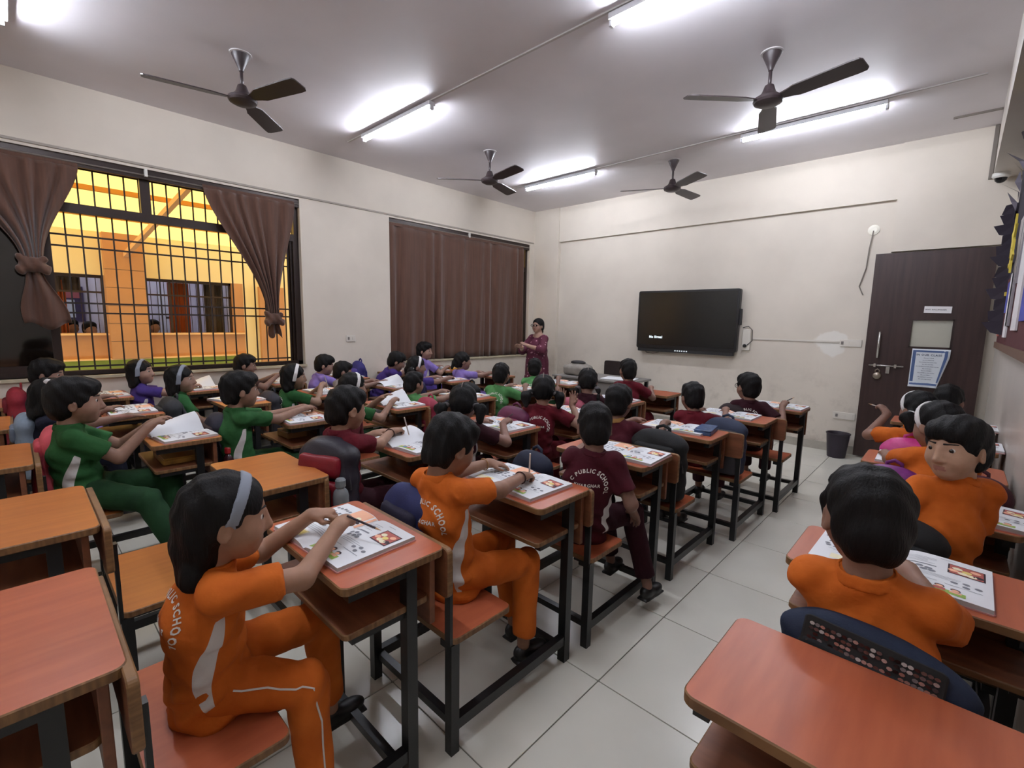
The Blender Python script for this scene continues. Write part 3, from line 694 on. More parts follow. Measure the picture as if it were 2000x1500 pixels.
def far_child(y,z,x,lab,cl):
    S=SDF(); hc=np.array([0,0,0.]); head_prims(S,hc,rotz(-1.2),1,2); S.cone((0,0,-.08),(0,0,-.2),.04,.06,.02); S.econe((0,0,-.2),(0,0,-.5),(0,1,0),.10,.06,.12,.09,.03)
    V,Q=S.mesh(.013); b=obj('person',fast_mesh('person',V,Q,skin_mat((150,112,90))),None,(x,y,z)); tag(b,lab,'person','children in the far rooms')
    V,Q=hair_sdf('boy',hc,rotz(-1.2),1).mesh(.011); to_obj('hair',V,Q,HAIR,b)
    T=SDF(); T.econe((0,0,-.17),(0,0,-.5),(0,1,0),.11,.07,.13,.10,.03); V,Q=T.mesh(.014); to_obj('shirt',V,Q,CLOTH[cl],b)
far_child(.60,1.30,XO-.55,'child seated beside the orange curtain in the far room','lilac')
far_child(.79,1.27,XO-.45,'child seated by the pilaster edge of the far room window','orange')
far_child(1.55,1.31,XO-.5,'child seated in the far room just past the pilaster','grey')
far_child(.36,1.30,XO-.6,'child in the far room beside the dark tinted sash','orange')
ct=MB().box(-.02,.02,-.55,.55,-.02,.02,0).build('corridor_tube_light',M('corridor_tube',(255,250,235),emit=6),None,(-8.0,2.9,2.72)); MB().box(-.03,.03,-.58,.58,.02,.05).build('batten',M('batten',(220,220,220)),ct); tag(ct,'lit tube light under the yellow courtyard roof','tube light')
# ------------------------------------------------------------------ curtains
CUR=M('brown_curtain',(88,58,44),rough=.75,noise=.25,nscale=5,stretch=(1,8,.4),spec=.35,bump=.2,bscale=160)
b_=CUR.node_tree.nodes['Principled BSDF']; b_.inputs['Sheen Weight'].default_value=.3
def drape(name,fn,nu,nv,parent=None,th=.004):
    v=[fn(i/nu,j/nv) for j in range(nv+1) for i in range(nu+1)]; n=nu+1
    f=[(j*n+i,j*n+i+1,(j+1)*n+i+1,(j+1)*n+i) for j in range(nv) for i in range(nu)]
    o=obj(name,mesh_data(name,v,f,CUR,None,True),parent); md=o.modifiers.new('th','SOLIDIFY'); md.thickness=th; return o
def smooth01(t): t=max(0,min(1,t)); return t*t*(3-2*t)
def lerp(a,b,t): return a+(b-a)*t
def closed(y0,y1,z0,z1,ph,label):
    def fn(u,t):
        y=lerp(y0,y1,u); k=u*30+ph+1.2*math.sin(u*11+ph)
        a=(.016+.026*t)*(.6+.4*math.sin(u*13+ph))
        return (XL-.012+a*math.sin(k+.8*math.sin(k*.37+ph))+.012*math.sin(k*2.3+3*t)*t, y+.012*math.sin(k*1.3)*t, lerp(z1,z0,t)+.008*math.sin(u*9+ph)*t)
    r=empty('curtain',(0,0,0)); tag(r,label,'curtain','brown window curtains'); drape('drape',fn,150,16,r)
    hd=MB().box(XL-.032,XL-.004,y0,y1,z1-.005,z1+.035).build('heading',CUR,r)
closed(3.66,5.03,.905,2.775,0,'drawn brown curtain panel nearer the tied-back window')
closed(5.02,6.40,.905,2.775,2.1,'drawn brown curtain panel beside the teacher')
def tied(ya,yb,zt,yk,zk,label,tail,seed):
    r=empty('curtain',(0,0,0)); tag(r,label,'curtain','brown window curtains')
    def fn(u,t):
        w=smooth01(t**.8); yt=lerp(ya,yb,u); ye=yk+(u-.5)*.13
        y=lerp(yt,ye,w); k=u*40+seed+1.5*math.sin(u*7+seed); a=lerp(.014,.026,t)
        sag=-.05*math.sin(math.pi*t)*(abs(u-.5)*2)
        return (XL+.015+a*math.sin(k+.6*math.sin(2.2*k*.31))+.05*t, y, lerp(zt,zk,t)+sag*.4)
    drape('drape',fn,170,26,r)
    MB().box(XL-.03,XL-.002,ya,yb,zt-.005,zt+.035).build('heading',CUR,r)
    K=SDF(); c=np.array([XL+.065,yk,zk])
    K.ell(c+(0,0,-.03),(.060,.085,.055),None,.02); K.cone(c+(0,-.07,.03),c+(.03,.07,-.06),.035,.045,.02); K.cone(c+(.03,.06,.02),c+(.02,-.07,-.07),.030,.04,.02); K.cone(c+(-.01,-.06,-.02),c+(.0,.06,-.04),.03,.03,.02)
    V,Q=K.mesh(.011,lambda P: .006*np.sin(80*P[:,1]+50*P[:,2])); to_obj('knot',V,Q,CUR,r)
    def ft(u,t):
        k=u*11+seed; wd=lerp(.05,tail[0],smooth01(t*1.2)); return (XL+.06+.022*math.sin(k)-.03*t, yk+tail[2]*t+(u-.5)*2*wd, zk-.06-tail[1]*t+.03*math.sin(k*.7)*t)
    drape('tail',ft,40,10,r)
tied(-.45,.52,2.77,.17,1.92,'brown curtain tied in a knot in front of the dark sash',(.15,.48,.06),1.0)
tied(1.47,2.39,2.80,2.08,1.50,'brown curtain tied in a knot at the bright window edge',(.07,.16,.02),4.0)
for (y0,y1,n,lab) in((-1.0,2.45,'curtain_rod','thin curtain rod across the window with tied-back curtains'),(3.655,6.57,'curtain_rod','thin curtain rod across the window with drawn curtains')):
    r=MB().tube([(XL-.018,y0,2.815),(XL-.018,y1,2.815)],.009,8).build(n,M('rod_steel',(150,146,140),rough=.35,metal=.8)); tag(r,lab,'curtain rod')
    MB().box(XL-.02,XL+.012,(y0+y1)/2-.012+(.28 if n and y0<0 else 0),(y0+y1)/2+.012+(.28 if y0<0 else 0),2.80,2.87).build('bracket',M('bracket_white',(214,212,206),rough=.4),r)
# ------------------------------------------------------------------ conduits, switches
CON=M('conduit',(150,142,132),rough=.6)
def plain(name,mb,mat,label,cat,group=None,smooth=False):
    o=mb.build(name,mat,smooth=smooth); tag(o,label,cat,group); return o
plain('wall_conduit',MB().box(XL,XL+.012,YB,6.66,2.895,2.915),CON,'slim cable conduit running above the windows','conduit')
CONC=M('conduit_pale',(190,186,184),rough=.6)
plain('ceiling_conduit',MB().box(-5.2,-.05,5.31,5.33,ZC-.010,ZC),CONC,'cable conduit on the ceiling between the two far tube lights','conduit')
plain('ceiling_conduit',MB().box(-5.2,.05,2.76,2.78,ZC-.010,ZC),CONC,'cable conduit on the ceiling along the middle tube lights','conduit')
plain('camera_conduit',MB().box(.045,.075,YF-.08,YF-.06,2.96,ZC).box(-.25,.075,6.2,6.22,ZC-.015,ZC),M('conduit_dark',(112,104,96),rough=.6),'grey conduit running down the beam to the dome camera','conduit')
SWP=M('switch_plate',(214,208,198),rough=.35); SWD=M('switch_dark',(120,114,110),rough=.4)
def switch(label,loc,w,h,face,n=2):
    r=empty('switch_plate',loc); tag(r,label,'switch')
    if face=='y':
        MB().board(-w/2,w/2,-h/2,h/2,0,.012,r=.008).build('plate',SWP,r,(0,0,0),(math.pi/2,0,0))
        for i in range(n):
            x=-w/2+w*(i+.5)/n; MB().box(x-.012,x+.012,-.016,-.012,-.018,.018).build('rocker' if i else 'socket',[SWD if i==0 else SWP],r)
    else:
        MB().board(-w/2,w/2,-h/2,h/2,0,.012,r=.008).build('plate',SWP,r,(0,0,0),(math.pi/2,0,math.pi/2))
        for i in range(n):
            y=-w/2+w*(i+.5)/n; MB().box(.012,.016,y-.012,y+.012,-.018,.018).build('rocker' if i else 'socket',[SWD if i==0 else SWP],r)
switch('white switch plate at hand height between screen and door',(-.915,YF-.0,1.317),.215,.085,'y',4)
switch('white socket plate low on the wall beside the waste bin',(-.90,YF-.0,.45),.22,.085,'y',3)
switch('small white switch plate between the two curtained windows',(XL,3.05,1.235),.13,.085,'x',2)
tr_=MB().box(-1.985,-1.02,YF-.012,YF,1.318,1.336).build('cable_trunking',M('trunking',(206,200,190),rough=.5)); tag(tr_,'thin white cable trunking from the screen socket to the switch','trunking')
sk=empty('screen_socket',(-2.06,YF,1.32)); tag(sk,'white socket with black plug beside the wall screen','socket')
MB().board(-.05,.05,-.15,.13,0,.03,r=.012).build('plate',SWP,sk,(0,0,0),(math.pi/2,0,0)); MB().lathe([(.022,0),(.024,.02),(.015,.04)],12).build('plug',M('plug_black',(20,20,22),rough=.4),sk,(-.01,-.03,-.09),(math.pi/2,0,0))
MB().tube([(-.05,-.035,.15),(.02,-.04,.17),(.07,-.04,.12),(.075,-.035,-.02),(.02,-.05,-.08)],.005,6).build('cable',M('plug_black',(20,20,22)),sk)
rs=empty('ceiling_rose',(-.82,YF,2.59)); tag(rs,'round white junction plate high beside the door with hanging wire','junction')
MB().lathe([(.055,0),(.055,.012),(.03,.02)],20).build('plate',M('rose_white',(232,228,214),rough=.4),rs,(0,0,0),(math.pi/2,0,0))
MB().tube([(0,-.02,-.01),(-.02,-.02,-.2),(-.03,-.015,-.42),(-.075,-.015,-.62),(-.03,-.015,-.72)],.006,6).build('wire',M('grey_wire',(120,112,104),rough=.6),rs)
# ------------------------------------------------------------------ tube lights, fans
TUBE=bpy.data.materials.new('lit_tube'); TUBE.use_nodes=True; _b=TUBE.node_tree.nodes['Principled BSDF']
_b.inputs['Emission Color'].default_value=(.86,.90,1,1); _b.inputs['Emission Strength'].default_value=TUBE_POWER; _b.inputs['Base Color'].default_value=(1,1,1,1)
BAT=M('batten_white',(206,206,210),rough=.4); DK=M('dark_cap',(70,70,74),rough=.5)
t_tube=MB().tube([(-.585,0,-.052),(.585,0,-.052)],.016,12).data('tube',TUBE,True); t_bat=MB().board(-.60,.60,-.036,.036,-.036,0,r=.006).data('batten',BAT); t_cap=MB().box(-.012,.012,-.018,.018,-.072,-.034,b=.006).data('end_cap',BAT)
for (x,y,lab) in((-4.20,5.32,'lit tube light on the ceiling beyond the drawn-curtain window'),(-1.25,5.36,'long lit tube light below the fan nearest the door'),(-4.26,2.77,'lit tube light between the two fans over the window wall'),
                 (-1.23,2.80,'lit tube light cut by the top edge of the picture'),(-4.22,.12,'lit tube light in the corner above the tied curtain'),(-1.25,.21,'tube light above the back of the aisle')):
    r=empty('tube_light',(x,y,ZC-.014)); tag(r,lab,'tube light','ceiling tube lights')
    obj('batten',t_bat,r); obj('tube',t_tube,r)
    for sx in(-1,1): obj('end_cap',t_cap,r,(sx*.592,0,0))
FAN=M('fan_brown',(58,48,50),rough=.4,spec=.5)
def blade_data():
    v=[];f=[];n=10
    prof=[(.10,.030),(.16,.045),(.2,.060),(.55,.068),(.60,.064),(.615,.045)]
    for z in(.004,-.004):
        for r,w in prof:
            for sx in(-1,1): v.append((sx*w,r,z+sx*w*.22))
    k=2*len(prof)
    for i in range(len(prof)-1):
        a=2*i; f+=[(a,a+1,a+3,a+2),(k+a+2,k+a+3,k+a+1,k+a),(a,a+2,k+a+2,k+a),(a+3,a+1,k+a+1,k+a+3)]
    f+=[(0,k,k+1,1),(k-2,k-1,2*k-1,2*k-2)]
    return mesh_data('blade',v,f,FAN)
bl=blade_data()
can=auto_smooth(MB().lathe([(.062,0),(.060,-.02),(.030,-.085),(.016,-.12),(.016,-.125)],24).data('canopy',FAN)); rod=MB().tube([(0,0,-.11),(0,0,-.26)],.012,10).data('down_rod',FAN,True)
mot=auto_smooth(MB().lathe([(.014,-.215),(.030,-.225),(.048,-.275),(.075,-.300),(.098,-.312),(.102,-.330),(.094,-.345),(.060,-.362),(.0,-.365)],28).data('motor_housing',FAN)); plate=MB().lathe([(.075,0),(.075,-.006),(.064,-.008)],24).data('ceiling_plate',M('plate_white',(200,196,196)))
for (x,y,a,lab) in((-4.16,1.36,48,'brown ceiling fan nearest the tied-back curtains'),(-1.195,3.945,16,'brown ceiling fan above the long tube light near the door'),(-4.21,4.02,18,'brown ceiling fan over the drawn-curtain window'),(-2.72,5.66,116,'small still brown ceiling fan above the wall screen')):
    r=empty('ceiling_fan',(x,y,ZC)); tag(r,lab,'ceiling fan','brown ceiling fans')
    obj('ceiling_plate',plate,r); obj('canopy',can,r); obj('down_rod',rod,r); obj('motor_housing',mot,r)
    for k in range(3):
        obj('blade',bl,r,(0,0,-.325),(0,0,math.radians(a+120*k)))
# ------------------------------------------------------------------ wall screen
BLK=M('screen_frame',(14,14,16),rough=.35); SCR=M('screen_glass',(20,21,22),rough=.2,spec=.6); GREYD=M('screen_speaker',(26,26,28),rough=.5)
tv=empty('wall_screen',(-2.885,YF,0)); tag(tv,'large black wall-mounted screen reading No Signal','screen'); tv.rotation_euler[2]=0
w2_=.735; z0,z1=1.135,1.985; yb=-.12
MB().board(-w2_,w2_,z0,z1,0,.075,r=.025).build('frame',BLK,tv,(0,yb+.075,0),(math.pi/2,0,0))
MB().box(-w2_+.028,w2_-.028,yb-.004,yb,z0+.05,z1-.028).build('display',SCR,tv)
MB().board(-w2_+.02,w2_-.04,1.085,z0+.004,0,.06,r=.012).build('control_bar',GREYD,tv,(0,yb+.07,0),(math.pi/2,0,0))
MB().box(-.3,.3,yb+.075,0,1.4,1.8).build('bracket',GREYD,tv)
V_,F_=text_geo('No Signal',.046); o=mesh_data('on_screen_text',[(x-.42,yb-.0065,y+1.29) for x,y in V_],F_,M('screen_text',(200,220,225),emit=1.2)); obj('on_screen_text',o,tv)
ic=MB()
for i in range(6): ic.box(-.12+.034*i,-.12+.034*i+.018,yb+.002,yb+.006,1.105,1.121)
ic.build('button_icons',M('icon_white',(206,212,216),emit=.4),tv)
MB().tube([(-.62,.07+yb,1.09),(-.6,.08+yb,1.06),(-.5,.09+yb,1.05),(-.4,.08+yb,1.075)],.004,6).build('cable',M('plug_black',(20,20,22)),tv)
MB().board(-.02,.02,1.5,1.72,0,.05,r=.012).build('side_grip',GREYD,tv,(w2_+.005,yb+.075,0),(math.pi/2,0,0))
# ------------------------------------------------------------------ door
DW=M('door_laminate',(58,40,38),rough=.4,noise=.35,noise_rgb=(44,29,27),nscale=6,stretch=(4,4,.25),spec=.4)
STEEL=M('steel',(190,188,184),rough=.25,metal=.9); BRASS=M('padlock_metal',(150,140,128),rough=.35,metal=.8)
dr=empty('door_1',(-.285,6.70,0)); struct(dr)
hw=.478
d=MB(); yq=-.04
for (a,b,c,e) in((-hw,-.095,.02,2.31),(.225,hw,.02,2.31),(-.095,.225,.02,1.31),(-.095,.225,1.59,2.31)): d.box(a,b,yq,0,c,e)
d.build('leaf',DW,dr)
MB().box(-.095,.225,-.022,-.016,1.31,1.59).build('pane',M('frosted_glass',(176,174,160),rough=.45,noise=.1,nscale=3),dr)
MB().box(-.105,-.095,yq-.006,0,1.30,1.60).box(.225,.235,yq-.006,0,1.30,1.60).box(-.105,.235,yq-.006,0,1.59,1.60).box(-.105,.235,yq-.006,0,1.30,1.31).build('pane_bead',DW,dr)
MB().tube([(-.355,yq-.05,1.17),(-.355,yq-.05,1.46)],.012,10).tube([(-.355,yq,1.2),(-.355,yq-.05,1.2)],.008,8).tube([(-.355,yq,1.43),(-.355,yq-.05,1.43)],.008,8).build('pull_handle',STEEL,dr,smooth=True)
bo=MB().tube([(-.425,yq-.02,1.085),(-.12,yq-.02,1.085)],.009,10).build('bolt',STEEL,dr,smooth=True); MB().box(-.27,-.235,yq-.03,yq,1.00,1.075,b=.004).build('hasp',STEEL,bo); MB().box(-.38,-.36,yq-.035,yq,1.065,1.105).box(-.2,-.18,yq-.035,yq,1.065,1.105).build('bolt_guide',STEEL,bo)
pl=MB().lathe([(.0,-.012),(.034,-.012),(.038,0),(.034,.012),(0,.012)],20).tube([(-.018,.03,0),(-.018,.06,0),(0,.075,0),(.018,.06,0),(.018,.03,0)],.005,8).build('padlock',BRASS,dr,(-.34,yq-.03,.97),(math.pi/2,0,0),True)
st=MB().box(-.108,.108,-.002,0,-.034,.034).build('paper_sign',M('paper_white',(222,220,222),rough=.8),None,(-.19,6.658,1.70),(0,math.radians(1.5),0)); tag(st,'small white paper name sign taped above the door pane','sign')
V_,F_=text_geo('WHT. BALLIPHANN',.0165); obj('lettering',mesh_data('lettering',[(x-.015,-.0032,y-.006) for x,y in V_],F_,M('ink',(66,62,72),rough=.8)),st)
# class poster with curled corners
PB=M('poster_blue',(70,92,136),rough=.6); PW=M('poster_white',(206,212,218),rough=.6); INK=M('poster_ink',(74,84,104),rough=.7)
ps=empty('class_poster',(-.20,6.656,1.088)); tag(ps,'torn blue-bordered class rules poster taped to the door','poster')
def curl(x,z):
    y=-.004; y-=.05*max(0,(x-.06)/.1)**2*max(0,(z+.2)/.4)*0
    if z<-.165: y-=.9*(-.165-z)*(.6+abs(x)*4)
    if x>.10 and z>.08: y-=.8*(x-.10)*(z-.08)*8
    return y
def quadgrid(x0,x1,z0,z1,nx,nz,off=0,skew=0):
    v=[];f=[]
    for j in range(nz+1):
        for i in range(nx+1):
            z=z0+(z1-z0)*j/nz; x=x0+(x1-x0)*i/nx; x=x-(skew*max(0,(.12-z))*(1 if x>0 else 0)*(x/.15))
            v.append((x,curl(x,z)-off,z))
    for j in range(nz):
        for i in range(nx): a=j*(nx+1)+i; f.append((a,a+1,a+nx+2,a+nx+1))
    return v,f
v,f=quadgrid(-.15,.155,-.205,.20,10,14,0,.22); obj('backing',mesh_data('backing',v,f,PW,None,True),ps).modifiers.new('t','SOLIDIFY').thickness=.001
v,f=quadgrid(-.142,.138,-.185,.185,10,14,.0018,.22); obj('border',mesh_data('border',v,f,PB,None,True),ps)
v,f=quadgrid(-.115,.112,-.155,.165,10,14,.0030,.20); obj('sheet',mesh_data('sheet',v,f,PW,None,True),ps)
V_,F_=text_geo('IN OUR CLASS!',.027); obj('headline',mesh_data('headline',[(x-.004,-.0085,y+.128) for x,y in V_],F_,INK),ps)
lines=['We are a TEAM','we are CREATIVE','We LEARN from each other','We TRY our best','We CELEBRATE each others success','We work hard','We are HONEST','We LISTEN to one another','We are FAMILY','We RESPECT everyone','We make MISTAKES']
VV=[];FF=[]
for i,t in enumerate(lines):
    V_,F_=text_geo(t,.0118); n=len(VV); VV+=[(x*(.86)-.008-.0012*i,-.0085,y+.100-.0225*i) for x,y in V_]; FF+=[tuple(k+n for k in q) for q in F_]
obj('rules_text',mesh_data('rules_text',VV,FF,INK),ps)
# bin by the door
bn=empty('waste_bin',(-.90,6.50,0)); tag(bn,'dark plastic waste bin on the floor beside the door','bin')
auto_smooth(MB().lathe([(.085,0),(.09,.004),(.115,.27),(.122,.275),(.122,.285),(.112,.285),(.105,.27),(.082,.01),(0,.01)],24).build('bucket',M('bin_plastic',(40,32,44),rough=.5),bn).data)
# dome camera under the beam
cc=empty('dome_camera',(.13,6.50,2.96)); tag(cc,'white dome security camera under the corner beam','camera')
auto_smooth(MB().lathe([(.062,0),(.064,-.03),(.052,-.045)],24).build('housing',M('cam_white',(220,218,212),rough=.4),cc).data); auto_smooth(MB().lathe([(.045,-.045),(.040,-.068),(.022,-.085),(0,-.09)],20).build('dome',M('cam_glass',(14,14,16),rough=.08),cc).data)
# display board on the right-hand wall
BN=M('board_navy',(34,30,48),rough=.8,noise=.2,nscale=14); BM=M('board_maroon',(84,26,34),rough=.8,noise=.2,nscale=12); YS=M('star_yellow',(216,196,74),rough=.7); SIL=M('silver_strip',(176,172,180),rough=.3,metal=.4)
bd=empty('display_board',(XR,4.55,1.95)); tag(bd,'dark classroom display board on the wall by the door','display board')
MB().box(-.03,0,-1.75,1.35,-.55,.95).build('backing',BN,bd); MB().box(-.036,-.03,-1.75,1.30,-.55,-.05).build('lower_panel',BM,bd); MB().box(-.045,0,-1.78,1.38,-.60,-.55).build('frame_rail',M('board_wood',(104,74,58),rough=.5),bd)
for i in range(12):
    y=1.36-.05*i; MB().poly([(-.02,y,.62-.09*i),(-.10-.03*(i%3),y-.02,.60-.09*i),(-.12+.02*(i%2),y-.05,.52-.09*i),(-.03,y-.06,.50-.09*i)]).build('paper_fringe',M('scrap_plum',(40,32,44),rough=.8),bd)
for i in range(9):
    y=1.32-.08*i; MB().poly([(-.05-.03*(i%2),y,.55+.06*i),(-.06-.05*(i%3),y-.05,.62+.06*i),(-.045,y-.10,.52+.06*i),(-.045,y-.05,.46+.06*i)]).build('paper_scrap',M('scrap_grey' if i%2 else 'scrap_navy',(92,88,100) if i%2 else (30,27,42),rough=.8),bd)
def star(c,r,mat,tilt):
    p=[]
    for k in range(10):
        rr=r if k%2==0 else r*.42; a=math.pi*k/5+tilt; p.append((rr*math.cos(a),rr*math.sin(a)))
    v=[(-.012,)+q for q in p]+[(0,)+q for q in p]; f=[tuple(range(10)),tuple(range(19,9,-1))]+[(k,k+10,(k+1)%10+10,(k+1)%10) for k in range(10)]
    obj('star',mesh_data('star',v,f,mat),bd,c)
star((-.05,.62,.24),.17,YS,.2); star((-.06,.30,.06),.12,YS,.6); star((-.05,-.35,.70),.22,YS,.1); star((-.05,-.9,.35),.15,SIL,.4)
for (y0,y1,z0,z1,m) in((.75,1.25,.05,.08,YS),(.85,1.30,-.18,-.15,YS),(.05,.28,-.42,.30,SIL),(-.12,0,-.15,.42,SIL),(.45,.62,-.32,-.10,M('paper_blue',(70,78,170),rough=.8)),(.18,.42,-.50,-.05,M('paper_white',(222,220,222))),(1.05,1.16,-.5,-.30,M('paper_pink',(196,120,110),rough=.8)),(-.6,-.25,-.45,.1,M('paper_white',(222,220,222))),(-1.2,-.75,-.4,.2,M('paper_blue',(70,78,170)))):
    MB().box(-.048,-.038,y0,y1,z0,z1).build('pinned_strip',m,bd)
# ------------------------------------------------------------------ desk-and-bench units
LAM=M('desk_laminate',(172,92,60),rough=.36,noise=.16,noise_rgb=(160,82,54),nscale=5,stretch=(6,.7,1),spec=.32,bump=.015,bscale=40)
EDG=M('desk_edge',(134,98,60),rough=.55,noise=.25,noise_rgb=(104,72,42),nscale=12,stretch=(.6,6,1))
PLY=M('desk_panel',(128,78,50),rough=.5,noise=.2,noise_rgb=(104,60,38),nscale=6,stretch=(.6,4,4)); BLKM=M('black_frame',(20,21,23),rough=.38,spec=.5,bump=.05,bscale=90)
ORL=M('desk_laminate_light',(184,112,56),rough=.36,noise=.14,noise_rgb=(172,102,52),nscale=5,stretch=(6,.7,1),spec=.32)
D_top=MB().board(-.285,.285,.425,.775,DESK_Z-.026,DESK_Z,r=.028,m=0,mside=1).data('desktop',[LAM,EDG])
D_shelf=MB().board(-.265,.265,.435,.725,.605,.625,r=.02,m=0,mside=1).data('shelf',[PLY,EDG])
D_front=MB().box(-.27,.27,.722,.742,.525,.749,b=.002).data('front_panel',[PLY])
D_seat=MB().board(-.275,.275,.0,.285,SEAT_Z-.024,SEAT_Z,r=.028,m=0,mside=1).data('seat',[LAM,EDG])
D_back=MB().board(-.28,.28,.60,.772,0,.022,r=.02,m=0,mside=1).data('backrest',[PLY,EDG])
D_bl=MB().box(-.0175,.0175,-.0175,.0175,0,.415).data('bench_leg',BLKM); D_dl=MB().box(-.019,.019,-.019,.019,0,.749).data('desk_leg',BLKM)
D_post=MB().box(-.014,.014,-.006,.006,.40,.70).data('back_post',BLKM); D_rail=MB().box(-.016,.016,.017,.637,.085,.125).data('side_rail',BLKM); D_cross=MB().box(-.235,.235,-.014,.014,.085,.115).data('cross_bar',BLKM)
D_brk=MB().box(-.016,.016,.0,.20,.392,.416).data('seat_bracket',BLKM); D_arm=MB().box(-.016,.016,.45,.64,.72,.749).data('top_bracket',BLKM); D_sarm=MB().box(-.014,.014,.46,.64,.585,.605).data('shelf_bracket',BLKM)
UNITS={}
def unit(key,cx,y0,label,rz=0,light=False):
    r=empty('desk_bench',(cx,y0,0),rz); tag(r,label,'school desk','desk and bench units in the classroom rows')
    t=obj('desktop',D_top,r); obj('shelf',D_shelf,r); obj('front_panel',D_front,r); st=obj('seat',D_seat,r)
    obj('backrest',D_back,r,(0,-.006,0),(math.pi/2,0,0))
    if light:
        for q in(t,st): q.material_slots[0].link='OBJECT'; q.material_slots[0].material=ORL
    for sx in(-1,1):
        obj('leg',D_bl,r,(sx*.25,.015,0)); obj('leg',D_dl,r,(sx*.25,.655,0)); obj('side_rail',D_rail,r,(sx*.25,0,0)); obj('back_post',D_post,r,(sx*.25,0,0)); obj('seat_bracket',D_brk,r,(sx*.22,0,0)); obj('top_bracket',D_arm,r,(sx*.25,0,0)); obj('shelf_bracket',D_sarm,r,(sx*.245,0,0))
    obj('cross_bar',D_cross,r,(0,.03,0)); obj('cross_bar',D_cross,r,(0,.60,0))
    UNITS[key]=(cx,y0); return r
# ------------------------------------------------------------------ rows of desk-bench units
U=[('A0',-1.47,-.665),('A1',-1.41,.125),('A2',-1.39,.924),('A3',-1.37,1.708),('A4',-1.35,2.54),('A5',-1.26,3.35),('A6',-1.19,4.14),
   ('B0',-2.36,-.62),('B1',-2.33,.185),('B2',-2.32,.955),('B3',-2.32,1.70),('B4',-2.34,2.47),('B5',-2.36,3.26),('B6',-2.36,4.07),
   ('C0',-3.44,-.755),('C1',-3.45,.05),('C2',-3.48,.80),('C3',-3.46,1.62),('C4',-3.42,2.36),('C5',-3.42,3.12),('C6',-3.45,3.9),
   ('D0',-4.50,-.83),('D1',-4.49,-.04),('D2',-4.47,.70),('D3',-4.47,1.47),('D4',-4.46,2.24),('D5',-4.50,3.03),('D6',-4.52,3.80),
   ('E0',-5.49,-.86),('E1',-5.50,-.08),('E2',-5.50,.66),('E3',-5.50,1.44),('E4',-5.50,2.22),('E5',-5.49,2.98),('E6',-5.49,3.76),
   ('R1',-.045,.43),('R2',-.045,1.20),('R3',-.04,1.97),('R4',-.04,2.73),('R5',-.04,3.50),('R6',-.04,4.27)]
WHO=dict(A1='child with the wide grey hairband in the foreground',A2='orange-shirted child writing beyond the navy bag',A3='maroon-shirted child with full lettering on the back',A4='maroon-shirted child with the gold neck line',
 A5='maroon-shirted child beyond the blue pencil box',A6='child wearing glasses',B2='maroon-shirted child beside the red bag',B3='maroon-shirted ponytailed child who is writing',B4='ponytailed child with raised hands',B5='child with two thin plaits',B6='maroon-shirted child in front of the office chair',
 C1='green-tracksuited child with legs turned to the aisle',C2='green-shirted child with both arms stretched out',C3='hairband child half hidden behind the maroon writer',C4='green-shirted child below the drawn curtain',C5='pale-green-shirted child with back lettering',C6='pale-green-shirted child in front of the teacher',
 D1='child hidden behind the green-tracksuited child',D2='green-shirted child with grey hairband under the window',D3='green-shirted child with white hairband holding a pencil',D4='pale-shirted child beside the blue wall bag',D5='purple-shirted child with the white hairband',D6='lilac-shirted child with white ribbons',
 E1='purple-shirted child below the dark sash',E2='purple-shirted child with grey hairband below the grille',E3='brown-shirted child below the window edge',E4='lilac-shirted child below the wall switch',E5='purple-shirted child bending over the desk',E6='child sitting tall against the drawn curtain',
 R2='orange-shirted child leaning on the sequinned bag',R3='child looking back at the camera',R4='white hairband child behind the one looking back',R5='orange-shirted child at the pink shiny bag',R6='dark-haired child nearest the door')
OWN=dict(A0='empty orange desk-bench in the bottom corner behind the hairband child',B0='empty desk-bench whose top sits beside the vacant yellow bench',B1='vacant desk-bench with a bare golden-orange top and empty seat',C0='desk-bench behind the pink bag at the picture edge',D0='desk-bench behind the grey bag at the picture edge',E0='desk-bench against the wall at the picture edge',R1='large bare orange desk in the bottom foreground behind the sequinned bag')
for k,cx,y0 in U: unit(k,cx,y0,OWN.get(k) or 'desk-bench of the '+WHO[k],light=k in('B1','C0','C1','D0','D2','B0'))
# ------------------------------------------------------------------ open workbooks
PAGE=M('page_paper',(224,226,230),rough=.7); PAGE_E=M('page_edge',(186,186,184),rough=.9); PINK=M('print_line',(150,153,160),rough=.8); PDOT=M('print_dot',(128,130,138),rough=.8)
PPEA=M('print_peach',(236,178,146),rough=.7); PG=M('print_green',(146,176,84),rough=.7); PYL=M('print_yellow',(226,206,120),rough=.7); PR=M('print_red',(176,92,84),rough=.7); PDK=M('print_dark',(60,44,50),rough=.7); PLY_=M('print_cream',(236,228,196),rough=.7); PBL=M('print_blue',(96,132,190),rough=.7)
PMATS=[PINK,PDOT,PPEA,PG,PYL,PR,PDK,PLY_,PBL]; BW,BD=.207,.275
def pz(u): return .004+.0175*(1-math.exp(-u*8))*(1-.45*u)
def pg(side,u,v): return (side*u*BW,(v-.5)*BD,pz(u))
def page_data(side):
    n=12; v=[];f=[];mi=[]
    for i in range(n+1):
        for w in(0,1): p=pg(side,i/n,w); v+=[p,(p[0],p[1],.0018)]
    for i in range(n):
        a=4*i; q=[(a,a+2,a+6,a+4),(a+1,a+5,a+7,a+3),(a,a+4,a+5,a+1),(a+2,a+3,a+7,a+6)]
        if side>0: q=[t[::-1] for t in q]
        f+=q; mi+=[0,0,1,1]
    f.append((4*n,4*n+1,4*n+3,4*n+2)); mi.append(1)
    return auto_smooth(mesh_data('page_block',v,f,[PAGE,PAGE_E],mi),.5)
